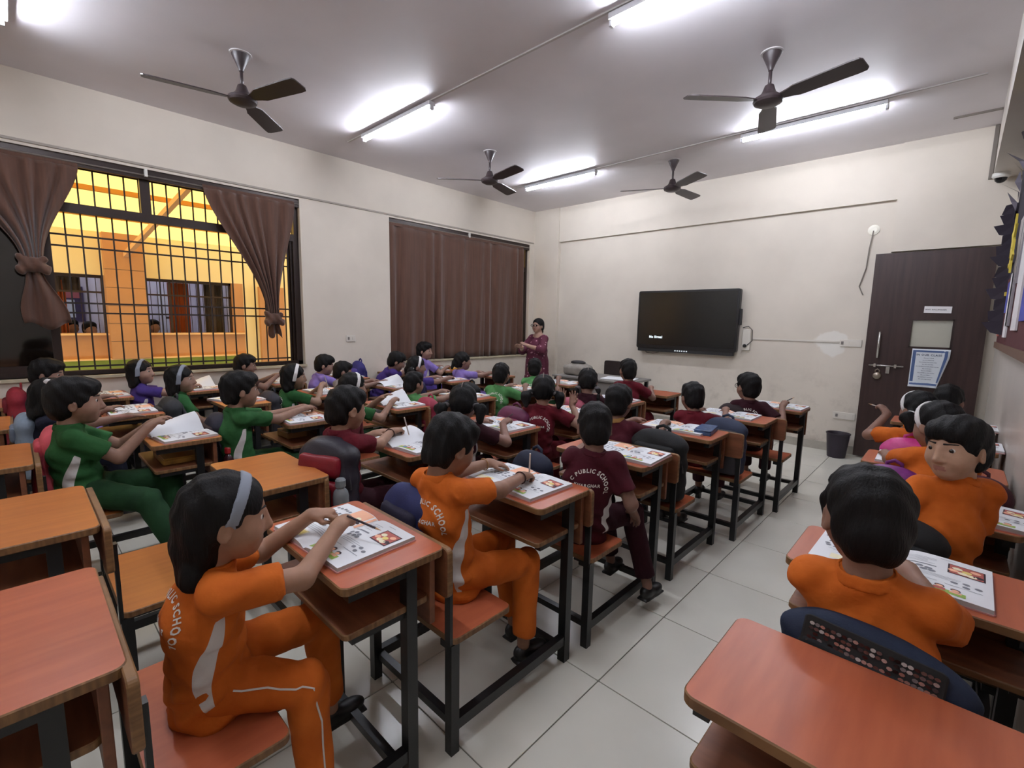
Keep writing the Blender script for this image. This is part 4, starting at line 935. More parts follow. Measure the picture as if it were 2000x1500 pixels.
class Print:
    def __init__(s): s.mb=MB()
    def rect(s,side,u0,u1,v0,v1,m,off=.0007):
        n=max(1,int((u1-u0)*9)); 
        for i in range(n):
            a=u0+(u1-u0)*i/n;b=u0+(u1-u0)*(i+1)/n
            q=[pg(side,a,v0),pg(side,b,v0),pg(side,b,v1),pg(side,a,v1)]; q=[(p[0],p[1],p[2]+off) for p in q]
            s.mb.poly(q if side>0 else q[::-1],m)
    def dot(s,side,u,v,r,m,off=.0008,sy=.8):
        q=[]
        for k in range(9):
            a=2*math.pi*k/9; p=pg(side,u+r*math.cos(a)/BW*1.0,v+sy*r*math.sin(a)/BD); q.append((p[0],p[1],p[2]+off))
        s.mb.poly(q if side>0 else q[::-1],m)
def print_data(seed):
    R=random.Random(seed); p=Print()
    for i in range(5): p.rect(1,.06,.06+R.uniform(.25,.36),.86-.035*i,.867-.035*i,0)
    p.rect(1,.45,.62,.93,.938,0); p.rect(1,.06,.42,.645,.668,1)
    for (a,b) in((.14,.56),(.24,.58),(.34,.56),(.18,.50),(.29,.51),(.38,.51)): p.dot(1,a,b,.0095,1)
    p.rect(1,.54,.93,.60,.86,6); p.rect(1,.56,.91,.615,.845,5,.001)
    for (a,b,m) in((.64,.76,7),(.74,.72,4),(.83,.78,2),(.70,.66,7),(.86,.67,6),(.60,.69,2),(.79,.65,7)): p.dot(1,a,b,.012,m,.0013)
    for i in range(3): p.rect(1,.05,R.uniform(.5,.75),.44-.03*i,.446-.03*i,0)
    for (a,b) in((.62,.36),(.74,.40),(.86,.37),(.74,.32)): p.dot(1,a,b,.0085,1)
    p.rect(1,.52,.9,.27,.277,0); p.rect(1,.05,.45,.28,.287,0)
    p.rect(1,.06,.74,.045,.13,3); p.rect(1,.06,.34,.13,.20,4)
    for i,(a,m) in enumerate(((.32,7),(.48,2),(.64,2))): p.dot(1,a,.205-.02*i,.011,6,.0011); p.dot(1,a,.19-.02*i,.0085,m,.0015); p.rect(1,a-.06,a+.06,.09,.165-.02*i,(8,5,2)[i],.0012)
    # left page
    p.rect(-1,.02,.48,.66,.99,2); p.dot(-1,.12,.74,.010,6,.001); p.dot(-1,.2,.8,.012,7,.001)
    for i in range(2):
        for j in range(5): p.dot(-1,.55+.09*j,.84-.12*i+R.uniform(-.02,.02),.0075,1)
    for i in range(3):
        for j in range(7): p.dot(-1,.12+.12*j+R.uniform(-.03,.03),.58-.085*i+R.uniform(-.02,.02),.008,1)
    for i in range(4): p.rect(-1,.1,R.uniform(.6,.92),.34-.03*i,.346-.03*i,0)
    p.rect(-1,.30,.75,.07,.20,7); p.rect(-1,.34,.5,.09,.18,4,.001)
    return p.mb.data('page_print',PMATS)
B_R,B_L=page_data(1),page_data(-1); B_P=[print_data(i) for i in range(3)]; B_C=MB().board(-BW-.004,BW+.004,-BD/2-.004,BD/2+.004,0,.002,r=.006).data('cover',M('book_cover',(206,150,150),rough=.4))
def loose(ang,tw=.25):
    v=[];f=[];n=10;m=5
    for i in range(n+1):
        for j in range(m+1):
            u=i/n; w=j/m; a=ang*(1-.5*u*u)+tw*(w-.5)*u
            v.append((-(u*BW)*math.cos(a),(w-.5)*BD,.006+u*BW*math.sin(a)*(.9-.25*u)))
    for i in range(n):
        for j in range(m): a=i*(m+1)+j; f.append((a,a+1,a+m+2,a+m+1))
    return mesh_data('loose_page',v,f,PAGE,None,True)
LP=[loose(.55,.3),loose(.8,.9),loose(.6,1.1)]
def book(key,label,dx=0,dy=.60,rz=0,flip=None,var=0,s=1):
    cx,y0=UNITS[key]; r=empty('open_book',(cx+dx,y0+dy,DESK_Z+.001),rz); r.scale=(s,s,s); tag(r,label,'book','open workbooks on the desks')
    obj('cover',B_C,r); obj('page_block',B_R,r); obj('page_block',B_L,r); obj('page_print',B_P[var%3],r)
    if flip is not None: obj('loose_page',LP[flip],r)
    return r
BK=dict(A1=(-.025,.585,.05),A2=(.0,.60,-.03),A3=(.08,.60,.06),A4=(-.02,.62,.04),A5=(-.03,.60,.0),A6=(.07,.60,-.03),B2=(.06,.60,.08,0),B3=(.05,.60,.0),B4=(.1,.62,.1),B5=(.05,.60,.0),C1=(.05,.60,.12,1),C2=(.07,.58,-.03),C3=(.03,.60,.0,2),C4=(.0,.60,.1),C5=(-.02,.60,.05),C6=(.05,.60,.0),
 D1=(.0,.60,.02),D2=(-.02,.60,.3),D3=(.0,.60,.0),D4=(.05,.58,.1,1),D5=(.0,.60,.0),D6=(.0,.60,.0),E0=(0,.6,0),E1=(.02,.60,.1),E2=(.02,.60,.15,2),E3=(.0,.60,.0),E4=(.0,.60,.0),E5=(.0,.62,.1),E6=(.0,.60,.0),R2=(-.02,.605,-.02),R3=(.12,.60,-.1),R4=(-.02,.60,.02),R5=(.1,.6,.0),R6=(.12,.6,.0))
for i,(k,a) in enumerate(BK.items()):
    nm=WHO.get(k); lab='open workbook on the desk of the '+nm if nm else 'open workbook on the desk against the wall at the picture edge'
    book(k,lab,a[0],a[1],a[2],a[3] if len(a)>3 else None,i)
# ------------------------------------------------------------------ school bags
def bag_sdf():
    S=SDF(); S.box((0,0,.20),(.155,.075,.20),.07,None,.02); S.ell((0,0,.33),(.13,.07,.10),None,.04); return S
_V,_Q=bag_sdf().mesh(.012,lambda P:.005*wob(P*1.1,2)+.004*np.sin(60*P[:,2]+20*P[:,0])); _V=relax(_V,_Q,1); BAG_B=fast_mesh('bag_body',_V,_Q,CLOTH['navy'])
S=SDF(); S.box((0,-.085,.13),(.125,.035,.11),.03,None,.01); S.box((0,-.078,.30),(.115,.028,.05),.025,None,.01); _V,_Q=S.mesh(.010,lambda P:.003*wob(P*1.6,5)); BAG_P=fast_mesh('bag_pocket',relax(_V,_Q,1),_Q,CLOTH['navy'])
BAG_H=MB().tube([(-.04,.04,.385),(-.035,.045,.43),(0,.045,.445),(.035,.045,.43),(.04,.04,.385)],.010,8).data('bag_handle',CLOTH['navy'],True)
def strap(sx): 
    S=SDF(); pts=[(sx*.06,.06,.37),(sx*.075,.095,.30),(sx*.085,.10,.18),(sx*.11,.085,.06)]
    for a,b in zip(pts,pts[1:]): S.cone(a,b,.02,.02,.01)
    V,Q=S.mesh(.010); return fast_mesh('bag_strap',V,Q,CLOTH['navy'])
BAG_S=[strap(1),strap(-1)]
BAG_Z=MB().tube([(.150*math.cos(t),-.035-.02*math.sin(t),.20+.185*math.sin(t)) for t in np.linspace(.0,math.pi,18)],.0045,6).data('bag_zip',M('zip',(70,68,72),rough=.4),True)
def bag_mat(rgb,shine=0): return M('bag_%d_%d_%d'%rgb,rgb,rough=.75-.45*shine,noise=.2,nscale=14,bump=.2,bscale=200,spec=.4)
def bag(label,loc,c1,c2,rz=0,sc=(1,1,1),rx=0,shine=0,ry=0):
    r=empty('school_bag',loc); r.rotation_euler=(rx,ry,rz); r.scale=sc; tag(r,label,'school bag','school bags on the benches')
    for nm,me,c in(('body',BAG_B,c1),('pocket',BAG_P,c2),('handle',BAG_H,c1),('strap',BAG_S[0],c1),('strap',BAG_S[1],c1)):
        o=obj(nm,me,r); o.material_slots[0].link='OBJECT'; o.material_slots[0].material=bag_mat(c,shine)
    obj('zip',BAG_Z,r); return r
def ub(k,dx,dy,label,c1,c2,**kw):
    cx,y0=UNITS[k]; return bag(label,(cx+dx,y0+dy,SEAT_Z+.002),c1,c2,**kw)
ub('A2',-.10,.075,'navy and blue striped school bag between hairband child and orange-shirted writer',(32,38,84),(30,28,52),sc=(.95,.75,.98),rx=-.06)
ub('A3',-.165,.09,'dark navy school bag half hidden beside the lettered maroon back',(24,30,52),(22,26,44),sc=(.75,.8,.93))
ub('A4',.10,.10,'large black school bag on the aisle side bench',(15,16,18),(20,21,23),sc=(1.12,.95,1.0))
ub('A5',.12,.09,'blue-grey patterned school bag hanging below the aisle desks',(44,52,74),(62,60,66),sc=(.95,.8,.95))
ub('A6',-.16,.09,'dark brown school bag beside the child wearing glasses',(40,26,28),(50,34,34),sc=(.8,.8,.92))
ub('B2',.09,.06,'shiny red school bag with dark top behind the maroon writer',(40,36,46),(126,20,34),sc=(1.05,.95,1.1),rx=-.12,shine=.7,rz=.45)
ub('B4',-.03,.07,'magenta purple school bag behind the ponytailed raised-hands child',(92,28,64),(110,30,60),sc=(.95,.8,1.0),shine=.4)
ub('B5',-.05,.07,'dusty pink school bag behind the child with plaits',(150,66,84),(128,50,66),sc=(.9,.8,.95),shine=.4)
ub('C1',-.10,.04,'coral pink school bag hung on the green-tracksuited child\'s bench',(206,84,96),(190,66,80),sc=(1.0,.75,1.04),rx=-.05)
ub('C2',.0,.07,'dark navy school bag behind the child with stretched arms',(30,32,50),(44,30,40),sc=(1.0,.85,1.0),rx=-.05)
ub('C3',.16,.07,'dark red school bag beside the half hidden hairband child',(96,26,36),(80,22,32),sc=(.8,.8,1.0))
ub('C4',.14,.06,'crimson school bag behind the green-shirted child below the curtain',(140,36,60),(120,30,50),sc=(.8,.8,.93),shine=.3)
ub('C5',-.19,.07,'black school bag with loops on the bench of the pale green lettered child',(20,19,22),(30,28,30),sc=(.9,.9,1.0))
ub('D1',.24,.05,'grey-blue school bag hung behind the hidden hair-clip child',(128,142,158),(104,116,134),sc=(.75,.7,1.0))
ub('D2',.05,.065,'charcoal school bag under the grey hairband child',(40,42,46),(48,48,52),sc=(1.0,.85,1.0),rx=-.1)
ub('D3',.06,.06,'dark school bag with pale trim behind the white hairband child',(44,42,50),(96,92,98),sc=(.9,.8,.95))
ub('D5',.10,.06,'dark blue school bag low behind the purple hairband child',(32,32,66),(44,40,80),sc=(.9,.8,.93))
ub('E1',.20,.06,'maroon red school bag hung behind the purple-shirted child by the wall',(140,30,44),(120,26,38),sc=(.85,.75,1.12))
ub('E5',-.06,.03,'tall blue and purple school bag leaning against the wall',(52,46,110),(84,70,150),sc=(.8,.8,1.22))
ub('R3',-.07,.10,'black school bag between the two nearest orange-shirted children',(14,14,16),(18,18,20),sc=(1.05,.9,.98))
ub('R4',-.12,.09,'purple and blue school bag beside the backward-looking child\'s hand',(110,36,110),(70,70,180),sc=(.8,.7,.97),shine=.7)
ub('R4',.17,.07,'dark maroon school bag along the glossy wall',(66,22,34),(54,18,28),sc=(.7,.8,1.03))
ub('R5',-.10,.09,'shiny pink school bag behind the far orange-shirted hairband child',(196,56,128),(180,44,116),sc=(.9,.8,.98),shine=.9)
sq=bag('navy school bag with glittering sequin panel lying over the foreground backrest',(-.085,1.222,.49),(26,38,62),(16,18,24),rz=-.06,sc=(1.15,.52,.83),rx=-.12,ry=.05)
for c_ in sq.children:
    if c_.name.startswith('handle'): c_.location.z=-.055
# sequin panel: small shiny discs in rows on the bag's upper pocket
sqm=[M('sequin_%d'%i,c,rough=.18,metal=.8) for i,c in enumerate(((120,112,118),(186,178,182),(76,60,64),(52,48,52)))]
mb=MB(); R_=random.Random(3)
for i in range(22):
    for j in range(9):
        if R_.random()<.18: continue
        x=-.095+.0091*i; z=.285+.0125*j; yz=.32*(z-.285); t=R_.uniform(-.5,.5); t2=R_.uniform(-.5,.5); n=[]
        for k in range(7): a=2*math.pi*k/7; n.append((x+.0046*math.cos(a),-.114+yz+.003*math.sin(a)*t+.003*math.cos(a)*t2,z+.0050*math.sin(a)))
        mb.poly(n,R_.choice((0,0,1,1,2,3)))
o=mb.build('sequin_panel',sqm,sq); o['kind']='stuff'
MB().board(-.11,.11,0,.135,-.03,.004,r=.012).build('panel_backing',M('bag_black',(16,16,18),rough=.7),sq,(0,-.107,.275),(math.pi/2-.31,0,0))
# ------------------------------------------------------------------ small things on and in the desks
def at_u(k,dx,dy,z=DESK_Z): cx,y0=UNITS[k]; return (cx+dx,y0+dy,z)
pbx=empty('pencil_box',at_u('A4',.17,.64),.15); tag(pbx,'blue printed pencil box on the aisle desk','pencil box')
MB().board(-.055,.055,-.11,.11,.0,.022,r=.01).build('base',M('box_blue',(58,82,120),rough=.35),pbx); MB().board(-.055,.055,-.11,.11,.0225,.036,r=.01).build('lid',M('box_blue_lid',(70,96,136),rough=.35,noise=.3,noise_rgb=(40,58,92),nscale=40),pbx)
pch=SDF(); pch.ell((0,0,.03),(.045,.075,.032),None,.02); pch.cone((0,-.06,.03),(0,.06,.035),.03,.028,.02); _V,_Q=pch.mesh(.007,lambda P:.004*np.sin(110*P[:,1])); po=obj('pencil_pouch',fast_mesh('pencil_pouch',_V,_Q,M('pouch_stripe',(96,84,80),rough=.7,noise=.7,noise_rgb=(40,34,34),nscale=30,stretch=(.3,3,1))),None,at_u('B2',.24,.66)); tag(po,'grey striped pencil pouch at the corner of the maroon writer\'s desk','pouch')
MB().tube([(.03,-.07,.04),(.035,0,.064),(.03,.07,.04)],.003,6).build('zip',M('zip_silver',(170,166,160),rough=.3,metal=.7),po)
def bottle(label,loc,c1,c2,s=1,clear=False):
    r=empty('water_bottle',loc); r.scale=(s,s,s); tag(r,label,'bottle')
    auto_smooth(MB().lathe([(.030,0),(.034,.006),(.034,.13),(.030,.15),(.018,.165),(.018,.175)],18).build('bottle_body',M('bottle_%d_%d_%d'%c1,c1,rough=.15,alpha=.7 if clear else 1),r).data); auto_smooth(MB().lathe([(.022,.172),(.022,.2),(.017,.207),(0,.207)],18).build('cap',M('cap_%d_%d_%d'%c2,c2,rough=.3),r).data)
bottle('clear grey water bottle in the side of the red bag',at_u('B2',.255,.06,.515),(150,156,160),(130,136,140),1.1,True)
bottle('red-capped bottle beside the navy bag of the arms-stretched child',at_u('C2',.20,.08,.46),(60,30,36),(176,36,40),1.05)
tf=empty('tiffin_box',at_u('C1',.02,.58,.626)); tag(tf,'flat golden box on the shelf of the green-tracksuited child\'s desk','box'); MB().board(-.15,.15,-.09,.09,0,.03,r=.015).build('base',M('gold_box',(176,134,62),rough=.35,noise=.4,noise_rgb=(110,78,34),nscale=12),tf); MB().board(-.145,.145,-.085,.085,.0305,.036,r=.012).build('lid',M('gold_box_lid',(196,150,76),rough=.3),tf)
tf=empty('tiffin_box',at_u('E6',.20,.60)); tag(tf,'small yellow box on the desk beneath the drawn curtain','box'); MB().board(-.07,.07,-.05,.05,0,.03,r=.012).build('base',M('yellow_box',(190,130,50),rough=.4),tf); MB().board(-.07,.07,-.05,.05,.0305,.04,r=.012).build('lid',M('yellow_box_lid',(206,150,64),rough=.4),tf)
tf=empty('tiffin_box',at_u('C2',-.05,.57,.626)); tag(tf,'steel-edged box on the shelf below the arms-stretched child','box'); MB().board(-.10,.10,-.07,.07,0,.04,r=.012).build('base',M('brown_box',(150,110,66),rough=.4),tf); MB().board(-.10,.10,-.07,.07,.0405,.048,r=.012).build('lid',STEEL,tf)
PENC=M('pencil_dark',(54,44,52),rough=.4); PTIP=M('pencil_wood',(196,160,120),rough=.7); PLT=M('pencil_light',(206,196,186),rough=.5)
def pencil(label,tip,end,light=False,r=.0038):
    tip=Vector(tip);end=Vector(end);d=(end-tip); L=d.length; o=MB().tube([(0,0,.02),(0,0,L)],r,6).build('pencil',PLT if light else PENC,None,tip); o.rotation_euler=d.to_track_quat('Z','Y').to_euler()
    MB().tube([(0,0,0),(0,0,.02)],[.0006,r],6).build('sharpened_tip',PTIP,o); tag(o,label,'pencil','pencils'); return o
# stray dirt scrap under the front desk
sc_=MB().poly([(0,0,.002),(.018,.004,.004),(.03,.016,.002),(.018,.022,.006),(.006,.018,.003)]).poly([(.01,.0,.001),(.02,-.012,.004),(.026,.0,.002)]).build('litter_scrap',M('scrap_dark',(44,42,44)),None,(-1.33,.88,.001)); tag(sc_,'tiny dark scrap on the floor under the front desk','scrap')
# ------------------------------------------------------------------ teacher's table and chair
tt=empty('teacher_table',(-3.55,5.55,0)); tag(tt,'grey table with papers at the front of the class','table')
TG=M('table_grey',(120,116,112),rough=.5); MB().board(-.60,.60,-.33,.33,.735,.76,r=.02).build('table_top',TG,tt)
for sx in(-1,1):
    for sy in(-1,1): MB().box(sx*.55-.02,sx*.55+.02,sy*.28-.02,sy*.28+.02,0,.735).build('leg',BLKM,tt)
MB().box(-.55,.55,-.29,-.275,.35,.735).build('front_panel',TG,tt)
pp=MB().board(-.21,.21,-.15,.15,0,.012,r=.004).build('paper_stack',PAGE,None,(-3.22,5.50,.761),(0,0,.2)); tag(pp,'pile of white papers on the teacher\'s grey table','paper')
S=SDF(); S.box((0,0,.07),(.19,.13,.07),.05,None,.03); S.ell((0,.02,.15),(.14,.09,.035),None,.03); _V,_Q=S.mesh(.012,lambda P:.006*wob(P*1.3,4)); hb=obj('handbag',fast_mesh('handbag',relax(_V,_Q,1),_Q,M('handbag_grey',(138,132,124),rough=.6,noise=.15)),None,(-3.88,5.48,.761)); tag(hb,'grey handbag with dark flap on the teacher\'s table','handbag')
S=SDF(); S.ell((0,0,.175),(.12,.075,.03),None,.02); _V,_Q=S.mesh(.009); to_obj('flap',_V,_Q,M('handbag_dark',(34,32,34),rough=.6),hb)
ch=empty('office_chair',(-3.80,6.22,0)); tag(ch,'dark brown office chair against the front wall','chair'); CHM=M('chair_leatherette',(44,34,34),rough=.45,noise=.2)
MB().board(-.22,.22,.62,.915,0,.06,r=.035).build('backrest',CHM,ch,(0,.22,0),(math.pi/2,0,0)); MB().board(-.23,.23,-.22,.22,.42,.48,r=.05).build('seat',CHM,ch); MB().tube([(0,0,.08),(0,0,.42)],.025,10).build('gas_post',BLKM,ch); MB().box(-.03,.03,.16,.2,.4,.7).build('back_bar',BLKM,ch)
for k in range(5):
    a=2*math.pi*k/5; lg=MB().bar((0,0,.09),(.25*math.cos(a),.25*math.sin(a),.06),.035,.025).build('base_spoke',BLKM,ch); MB().lathe([(.02,-.03),(.026,0),(.02,.03)],10).build('caster',BLKM,lg,(.25*math.cos(a),.25*math.sin(a),.03),(math.pi/2,0,a))
# ------------------------------------------------------------------ the class
def K(k,head,label,sx=None,sy=.15,**kw):
    cx,y0=UNITS[k]; x=sx if sx is not None else .5*cx+.5*head[0]
    b,info=person((x,y0+sy,SEAT_Z),head,label,**kw); info['seat']=np.array((x,y0+sy,SEAT_Z)); return info
def wr(k,sx,sy,dx,dy,dz):
    """wrist in seat coordinates from a point over the desk (unit coordinates)"""
    cx,y0=UNITS[k]; return (cx+dx-sx,dy-sy,dz-SEAT_Z)
def bangle(info,k,mat,r=.026,off=.02):
    w=info['W'][k]; d=_n(w-info['EL'][k]); u=_n(np.cross(d,[0,0,1.])); v=np.cross(d,u)
    MB().tube([w-d*off+r*(math.cos(t)*u+math.sin(t)*v) for t in np.linspace(0,2*math.pi,17)],.0028,6,cap=False).build('bracelet',mat,info['body'])
def P_(info,i,tip,out,label,light=False):
    s=info['seat']; w=s+info['W'][i]; pencil(label,w+np.array(tip),w+np.array(out),light)
# foreground orange girl
sx=-1.40; i=K('A1',(-1.335,.345,.985),'child in orange with wide grey hairband, both hands clasped over a workbook',sx=sx,sy=.17,shirt='orange',skin=(142,104,82),hair='tuck',band='grey',band_tilt=-.25,yaw=-14,pitch=8,lod=0,letters=True,turn=-8,
  R=wr('A1',sx,.17,.065,.515,.845),L=wr('A1',sx,.17,-.075,.50,.855),pR='fist',pL='fist',hR=(.75,-.1,-.6),hL=(-.6,-.2,-.7),dirR=(-.45,.75,.25),dirL=(.5,.8,.1),
  legs=[((.17,.19,.04),(.20,.20,-.30)),((-.05,.33,.07),(-.06,.36,-.29))],clip=[(-.03,-.075,.05)])
_t=BVHTree.FromPolygons([tuple(p) for p in i['tr'][0]],[tuple(int(k) for k in q) for q in i['tr'][1]]); _pp=[]
for q in np.linspace(.1,1,9): p=i['HJ'][0]+(i['KN'][0]-i['HJ'][0])*q+np.array([.12,-.02,.05]); _pp.append(_t.find_nearest(Vector(p))[0])
for q in np.linspace(.12,.8,7): p=i['KN'][0]+(i['AN'][0]-i['KN'][0])*q+np.array([.12,.02,0]); _pp.append(_t.find_nearest(Vector(p))[0])
MB().tube(_pp,.0026,6).build('piping',WHITE_CLOTH,i['body'])
P_(i,0,(.10,.10,.00),(-.01,.045,.03),'dark pencil held by the child with the wide grey hairband')
sx=-1.36; i=K('A2',(-1.36,1.115,1.03),'child in orange with lettered back writing beyond the navy bag',sx=sx,sy=.20,shirt='orange',skin=(128,92,72),hair='boy',yaw=-4,pitch=22,lod=0,letters=True,turn=3,
  R=wr('A2',sx,.20,.085,.535,.835),L=wr('A2',sx,.20,-.17,.58,.83),pR='grip',pL='rest',hR=(.8,-.1,-.5),hL=(-.8,.1,-.5),dirR=(-.25,.9,-.1),dirL=(.45,.8,-.15),legs=[((.13,.29,.05),(.16,.25,-.29)),((-.06,.33,.07),(.02,.34,-.30))])
bangle(i,1,M('thread_gold',(150,110,70),rough=.5),.027,.03); bangle(i,0,M('thread_dark',(60,34,34),rough=.8),.026,.015)
P_(i,0,(-.045,.10,-.035),(.005,.045,.095),'pale pencil held by the orange-shirted writer',True)
# child at the right, back to the camera
i=K('R2',(-.118,1.395,1.045),'child in orange with back to the camera leaning on the sequinned bag',sx=-.07,sy=.215,shirt='orange',skin=(124,90,72),hair='crop',yaw=18,pitch=14,lod=0,letters=False,panel=False,s=1.08,R=(.04,.31,.36),L=(-.06,.31,.36),turn=4)
i=K('R3',(.035,2.24,1.09),'child in orange turning round to look at the camera',sx=-.03,sy=.20,shirt='orange',skin=(160,124,100),hair='boy',yaw=148,pitch=4,roll=4,turn=32,lod=0,s=.95,panel=False,hR=(.1,-.2,-.9),R=(.03,.27,.36),L=(-.14,.08,.44),pL='rest',dirL=(-.6,.3,.3),hL=(-.4,-.6,-.6))
i=K('R4',(-.03,2.96,1.05),'child in orange with white hairband, mostly hidden behind the one looking round',sx=-.08,sy=.2,shirt='orange',skin=(126,92,74),hair='hold',band='white',yaw=44,pitch=16,lod=1,R=(.08,.36,.37),L=(-.15,.36,.37),turn=12)
i=K('R5',(-.135,3.76,1.01),'child in orange with white hairband raising a pencil beyond the pink bag',sx=-.12,sy=.2,shirt='orange',skin=(118,84,68),hair='pony',band='white',yaw=40,pitch=12,lod=1,L=(-.17,.22,.50),pL='grip',dirL=(-.4,.3,.5),turn=10)
P_(i,1,(-.11,.04,.05),(-.01,.07,.02),'pencil raised by the child beyond the pink bag',True)
i=K('R6',(-.01,4.50,1.0),'dark-haired child on the bench nearest the door',sx=-.02,shirt='orange',skin=(112,80,66),hair='crop',yaw=-10,lod=1,pitch=14)
# aisle column, maroon
sx=-1.27; i=K('A3',(-1.235,1.90,1.005),'child in maroon with full school lettering across the back, one arm lowered beside the desk',sx=sx,sy=.17,shirt='maroon',pants='darkmaroon',skin=(112,80,66),hair='crop',yaw=38,pitch=16,lod=0,letters=True,
  R=(.17,.18,.14),L=wr('A3',sx,.17,-.12,.52,.81),pR='rest',hR=(.6,-.6,-.2),legs=[((.10,.31,.07),(.22,.30,-.30)),((-.08,.33,.07),(-.04,.36,-.28))],dirR=(.1,.5,-.8),turn=28)
i=K('A4',(-1.59,2.72,.985),'child in maroon with gold neck line on the bench beyond the black bag',sx=-1.52,sy=.17,shirt='maroon',pants='darkmaroon',skin=(120,86,70),hair='boy',yaw=14,pitch=12,lod=1,collar='gold',legs=[((.10,.31,.07),(.2,.42,-.27)),((-.08,.33,.07),(.08,.45,-.27))],turn=8)
i=K('A5',(-1.43,3.53,.955),'child in maroon sitting low beyond the blue pencil box',sx=-1.39,sy=.17,shirt='redmaroon',pants='darkmaroon',skin=(126,90,74),hair='boy',yaw=44,pitch=8,lod=1,s=.95,turn=15)
sx=-1.26; i=K('A6',(-1.265,4.29,.985),'child in maroon wearing glasses and holding up a pencil',sx=sx,sy=.17,shirt='darkmaroon',skin=(124,90,74),hair='boy',yaw=50,pitch=4,lod=1,letters=True,glasses=True,R=(.24,.10,.38),pR='grip',hR=(.7,-.3,-.6),dirR=(.1,.5,.6),turn=14)
P_(i,0,(.07,.07,.09),(-.03,.04,.02),'pencil held up by the child wearing glasses')
# second column, maroon
sx=-2.30; i=K('B2',(-2.29,1.175,1.035),'child in maroon writing beside the shiny red bag',sx=sx,sy=.20,shirt='redmaroon',pants='darkmaroon',skin=(138,102,82),hair='crop',yaw=2,pitch=10,lod=0,letters=True,R=wr('B2',sx,.20,-.03,.52,.845),L=wr('B2',sx,.20,-.14,.47,.82),pR='grip',pL='rest',hR=(.7,-.2,-.65),dirR=(-.1,.95,.1))
bangle(i,0,M('thread_dark',(60,34,34),rough=.8),.026,.02)
P_(i,0,(.02,.11,-.04),(.045,.06,.085),'pale pencil held by the maroon writer beside the red bag',True)
sx=-2.23; i=K('B3',(-2.205,1.90,.99),'child in maroon with two low ponytails, writing with a pencil',sx=sx,sy=.17,shirt='darkmaroon',skin=(120,86,72),hair='pony',parting=True,yaw=40,pitch=18,lod=1,R=wr('B3',sx,.17,.21,.46,.83),pR='grip',hR=(.8,-.1,-.5),dirR=(-.1,.8,.35),turn=22)
P_(i,0,(-.09,.05,-.02),(.02,.07,.06),'dark pencil held by the ponytailed writer')
i=K('B4',(-2.22,2.70,.995),'child in maroon with ponytails raising both hands',sx=-2.25,sy=.18,shirt='redmaroon',skin=(138,102,84),hair='pony',parting=True,yaw=38,pitch=10,lod=1,letters=True,R=(.19,.20,.44),L=(.06,.25,.44),pR='open',pL='open',hR=(.8,0,-.6),hL=(-.5,-.2,-.7),dirR=(.05,.1,1),dirL=(-.05,.1,1),nR=(0,1,.1),nL=(0,1,.1),panel=False,turn=28)
i=K('B5',(-2.355,3.48,.985),'child in maroon with two thin plaits',sx=-2.35,sy=.18,shirt='darkmaroon',skin=(116,84,70),hair='plaits',parting=True,yaw=34,pitch=12,lod=1,turn=24)
i=K('B6',(-2.405,4.27,1.03),'child in maroon sitting in front of the office chair',sx=-2.40,sy=.17,shirt='redmaroon',skin=(120,88,72),hair='crop',yaw=46,pitch=6,lod=1,turn=22)
# third column, green
sx=-3.40; i=K('C1',(-3.40,.205,1.035),'child in green tracksuit with legs turned out to the aisle',sx=sx,sy=.16,shirt='green',pants='darkgreen',skin=(128,94,76),hair='boy',yaw=-8,pitch=4,lod=0,s=1.10,turn=-6,R=wr('C1',sx,.16,.13,.44,.855),L=wr('C1',sx,.16,.06,.46,.86),pR='fist',pL='rest',hR=(.2,-.2,-.9),hL=(-.4,-.2,-.8),
  legs=[((.30,.22,.06),(.52,.36,-.30)),((.06,.36,.10),(.16,.42,-.28))])
sx=-3.36; i=K('C2',(-3.335,.985,1.03),'child in green with both arms stretched straight over the desk',sx=sx,sy=.16,shirt='green',pants='darkgreen',skin=(128,94,76),hair='boy',yaw=-6,pitch=4,lod=1,s=1.02,R=wr('C2',sx,.16,.06,.62,.84),L=wr('C2',sx,.16,-.02,.64,.835),pR='point',pL='rest',hR=(.2,-.1,-.9),hL=(-.2,-.1,-.9))
i=K('C3',(-3.48,1.84,.955),'child in green with white hairband, partly hidden behind the maroon writer',sx=-3.42,sy=.17,shirt='green',pants='darkgreen',skin=(132,98,80),hair='hold',band='white',yaw=-10,pitch=6,lod=1,R=(.10,.30,.38),pR='grip',L=(-.03,.28,.40))
i=K('C4',(-3.56,2.48,.925),'child in green sitting low below the drawn curtain',sx=-3.5,sy=.16,shirt='brightgreen',pants='darkgreen',skin=(124,92,76),hair='crop',yaw=2,pitch=6,lod=1,s=.92,turn=4)
i=K('C5',(-3.30,3.34,.97),'child in pale green with school lettering on the back',sx=-3.33,sy=.17,shirt='brightgreen',pants='darkgreen',skin=(122,90,74),hair='crop',yaw=26,pitch=8,lod=1,letters=True,panel=False,turn=18)
i=K('C6',(-3.57,4.17,.963),'child in pale green sitting directly in front of the teacher',sx=-3.5,sy=.17,shirt='brightgreen',pants='darkgreen',skin=(118,86,72),hair='crop',yaw=38,pitch=6,lod=1,letters=True,panel=False,turn=30)
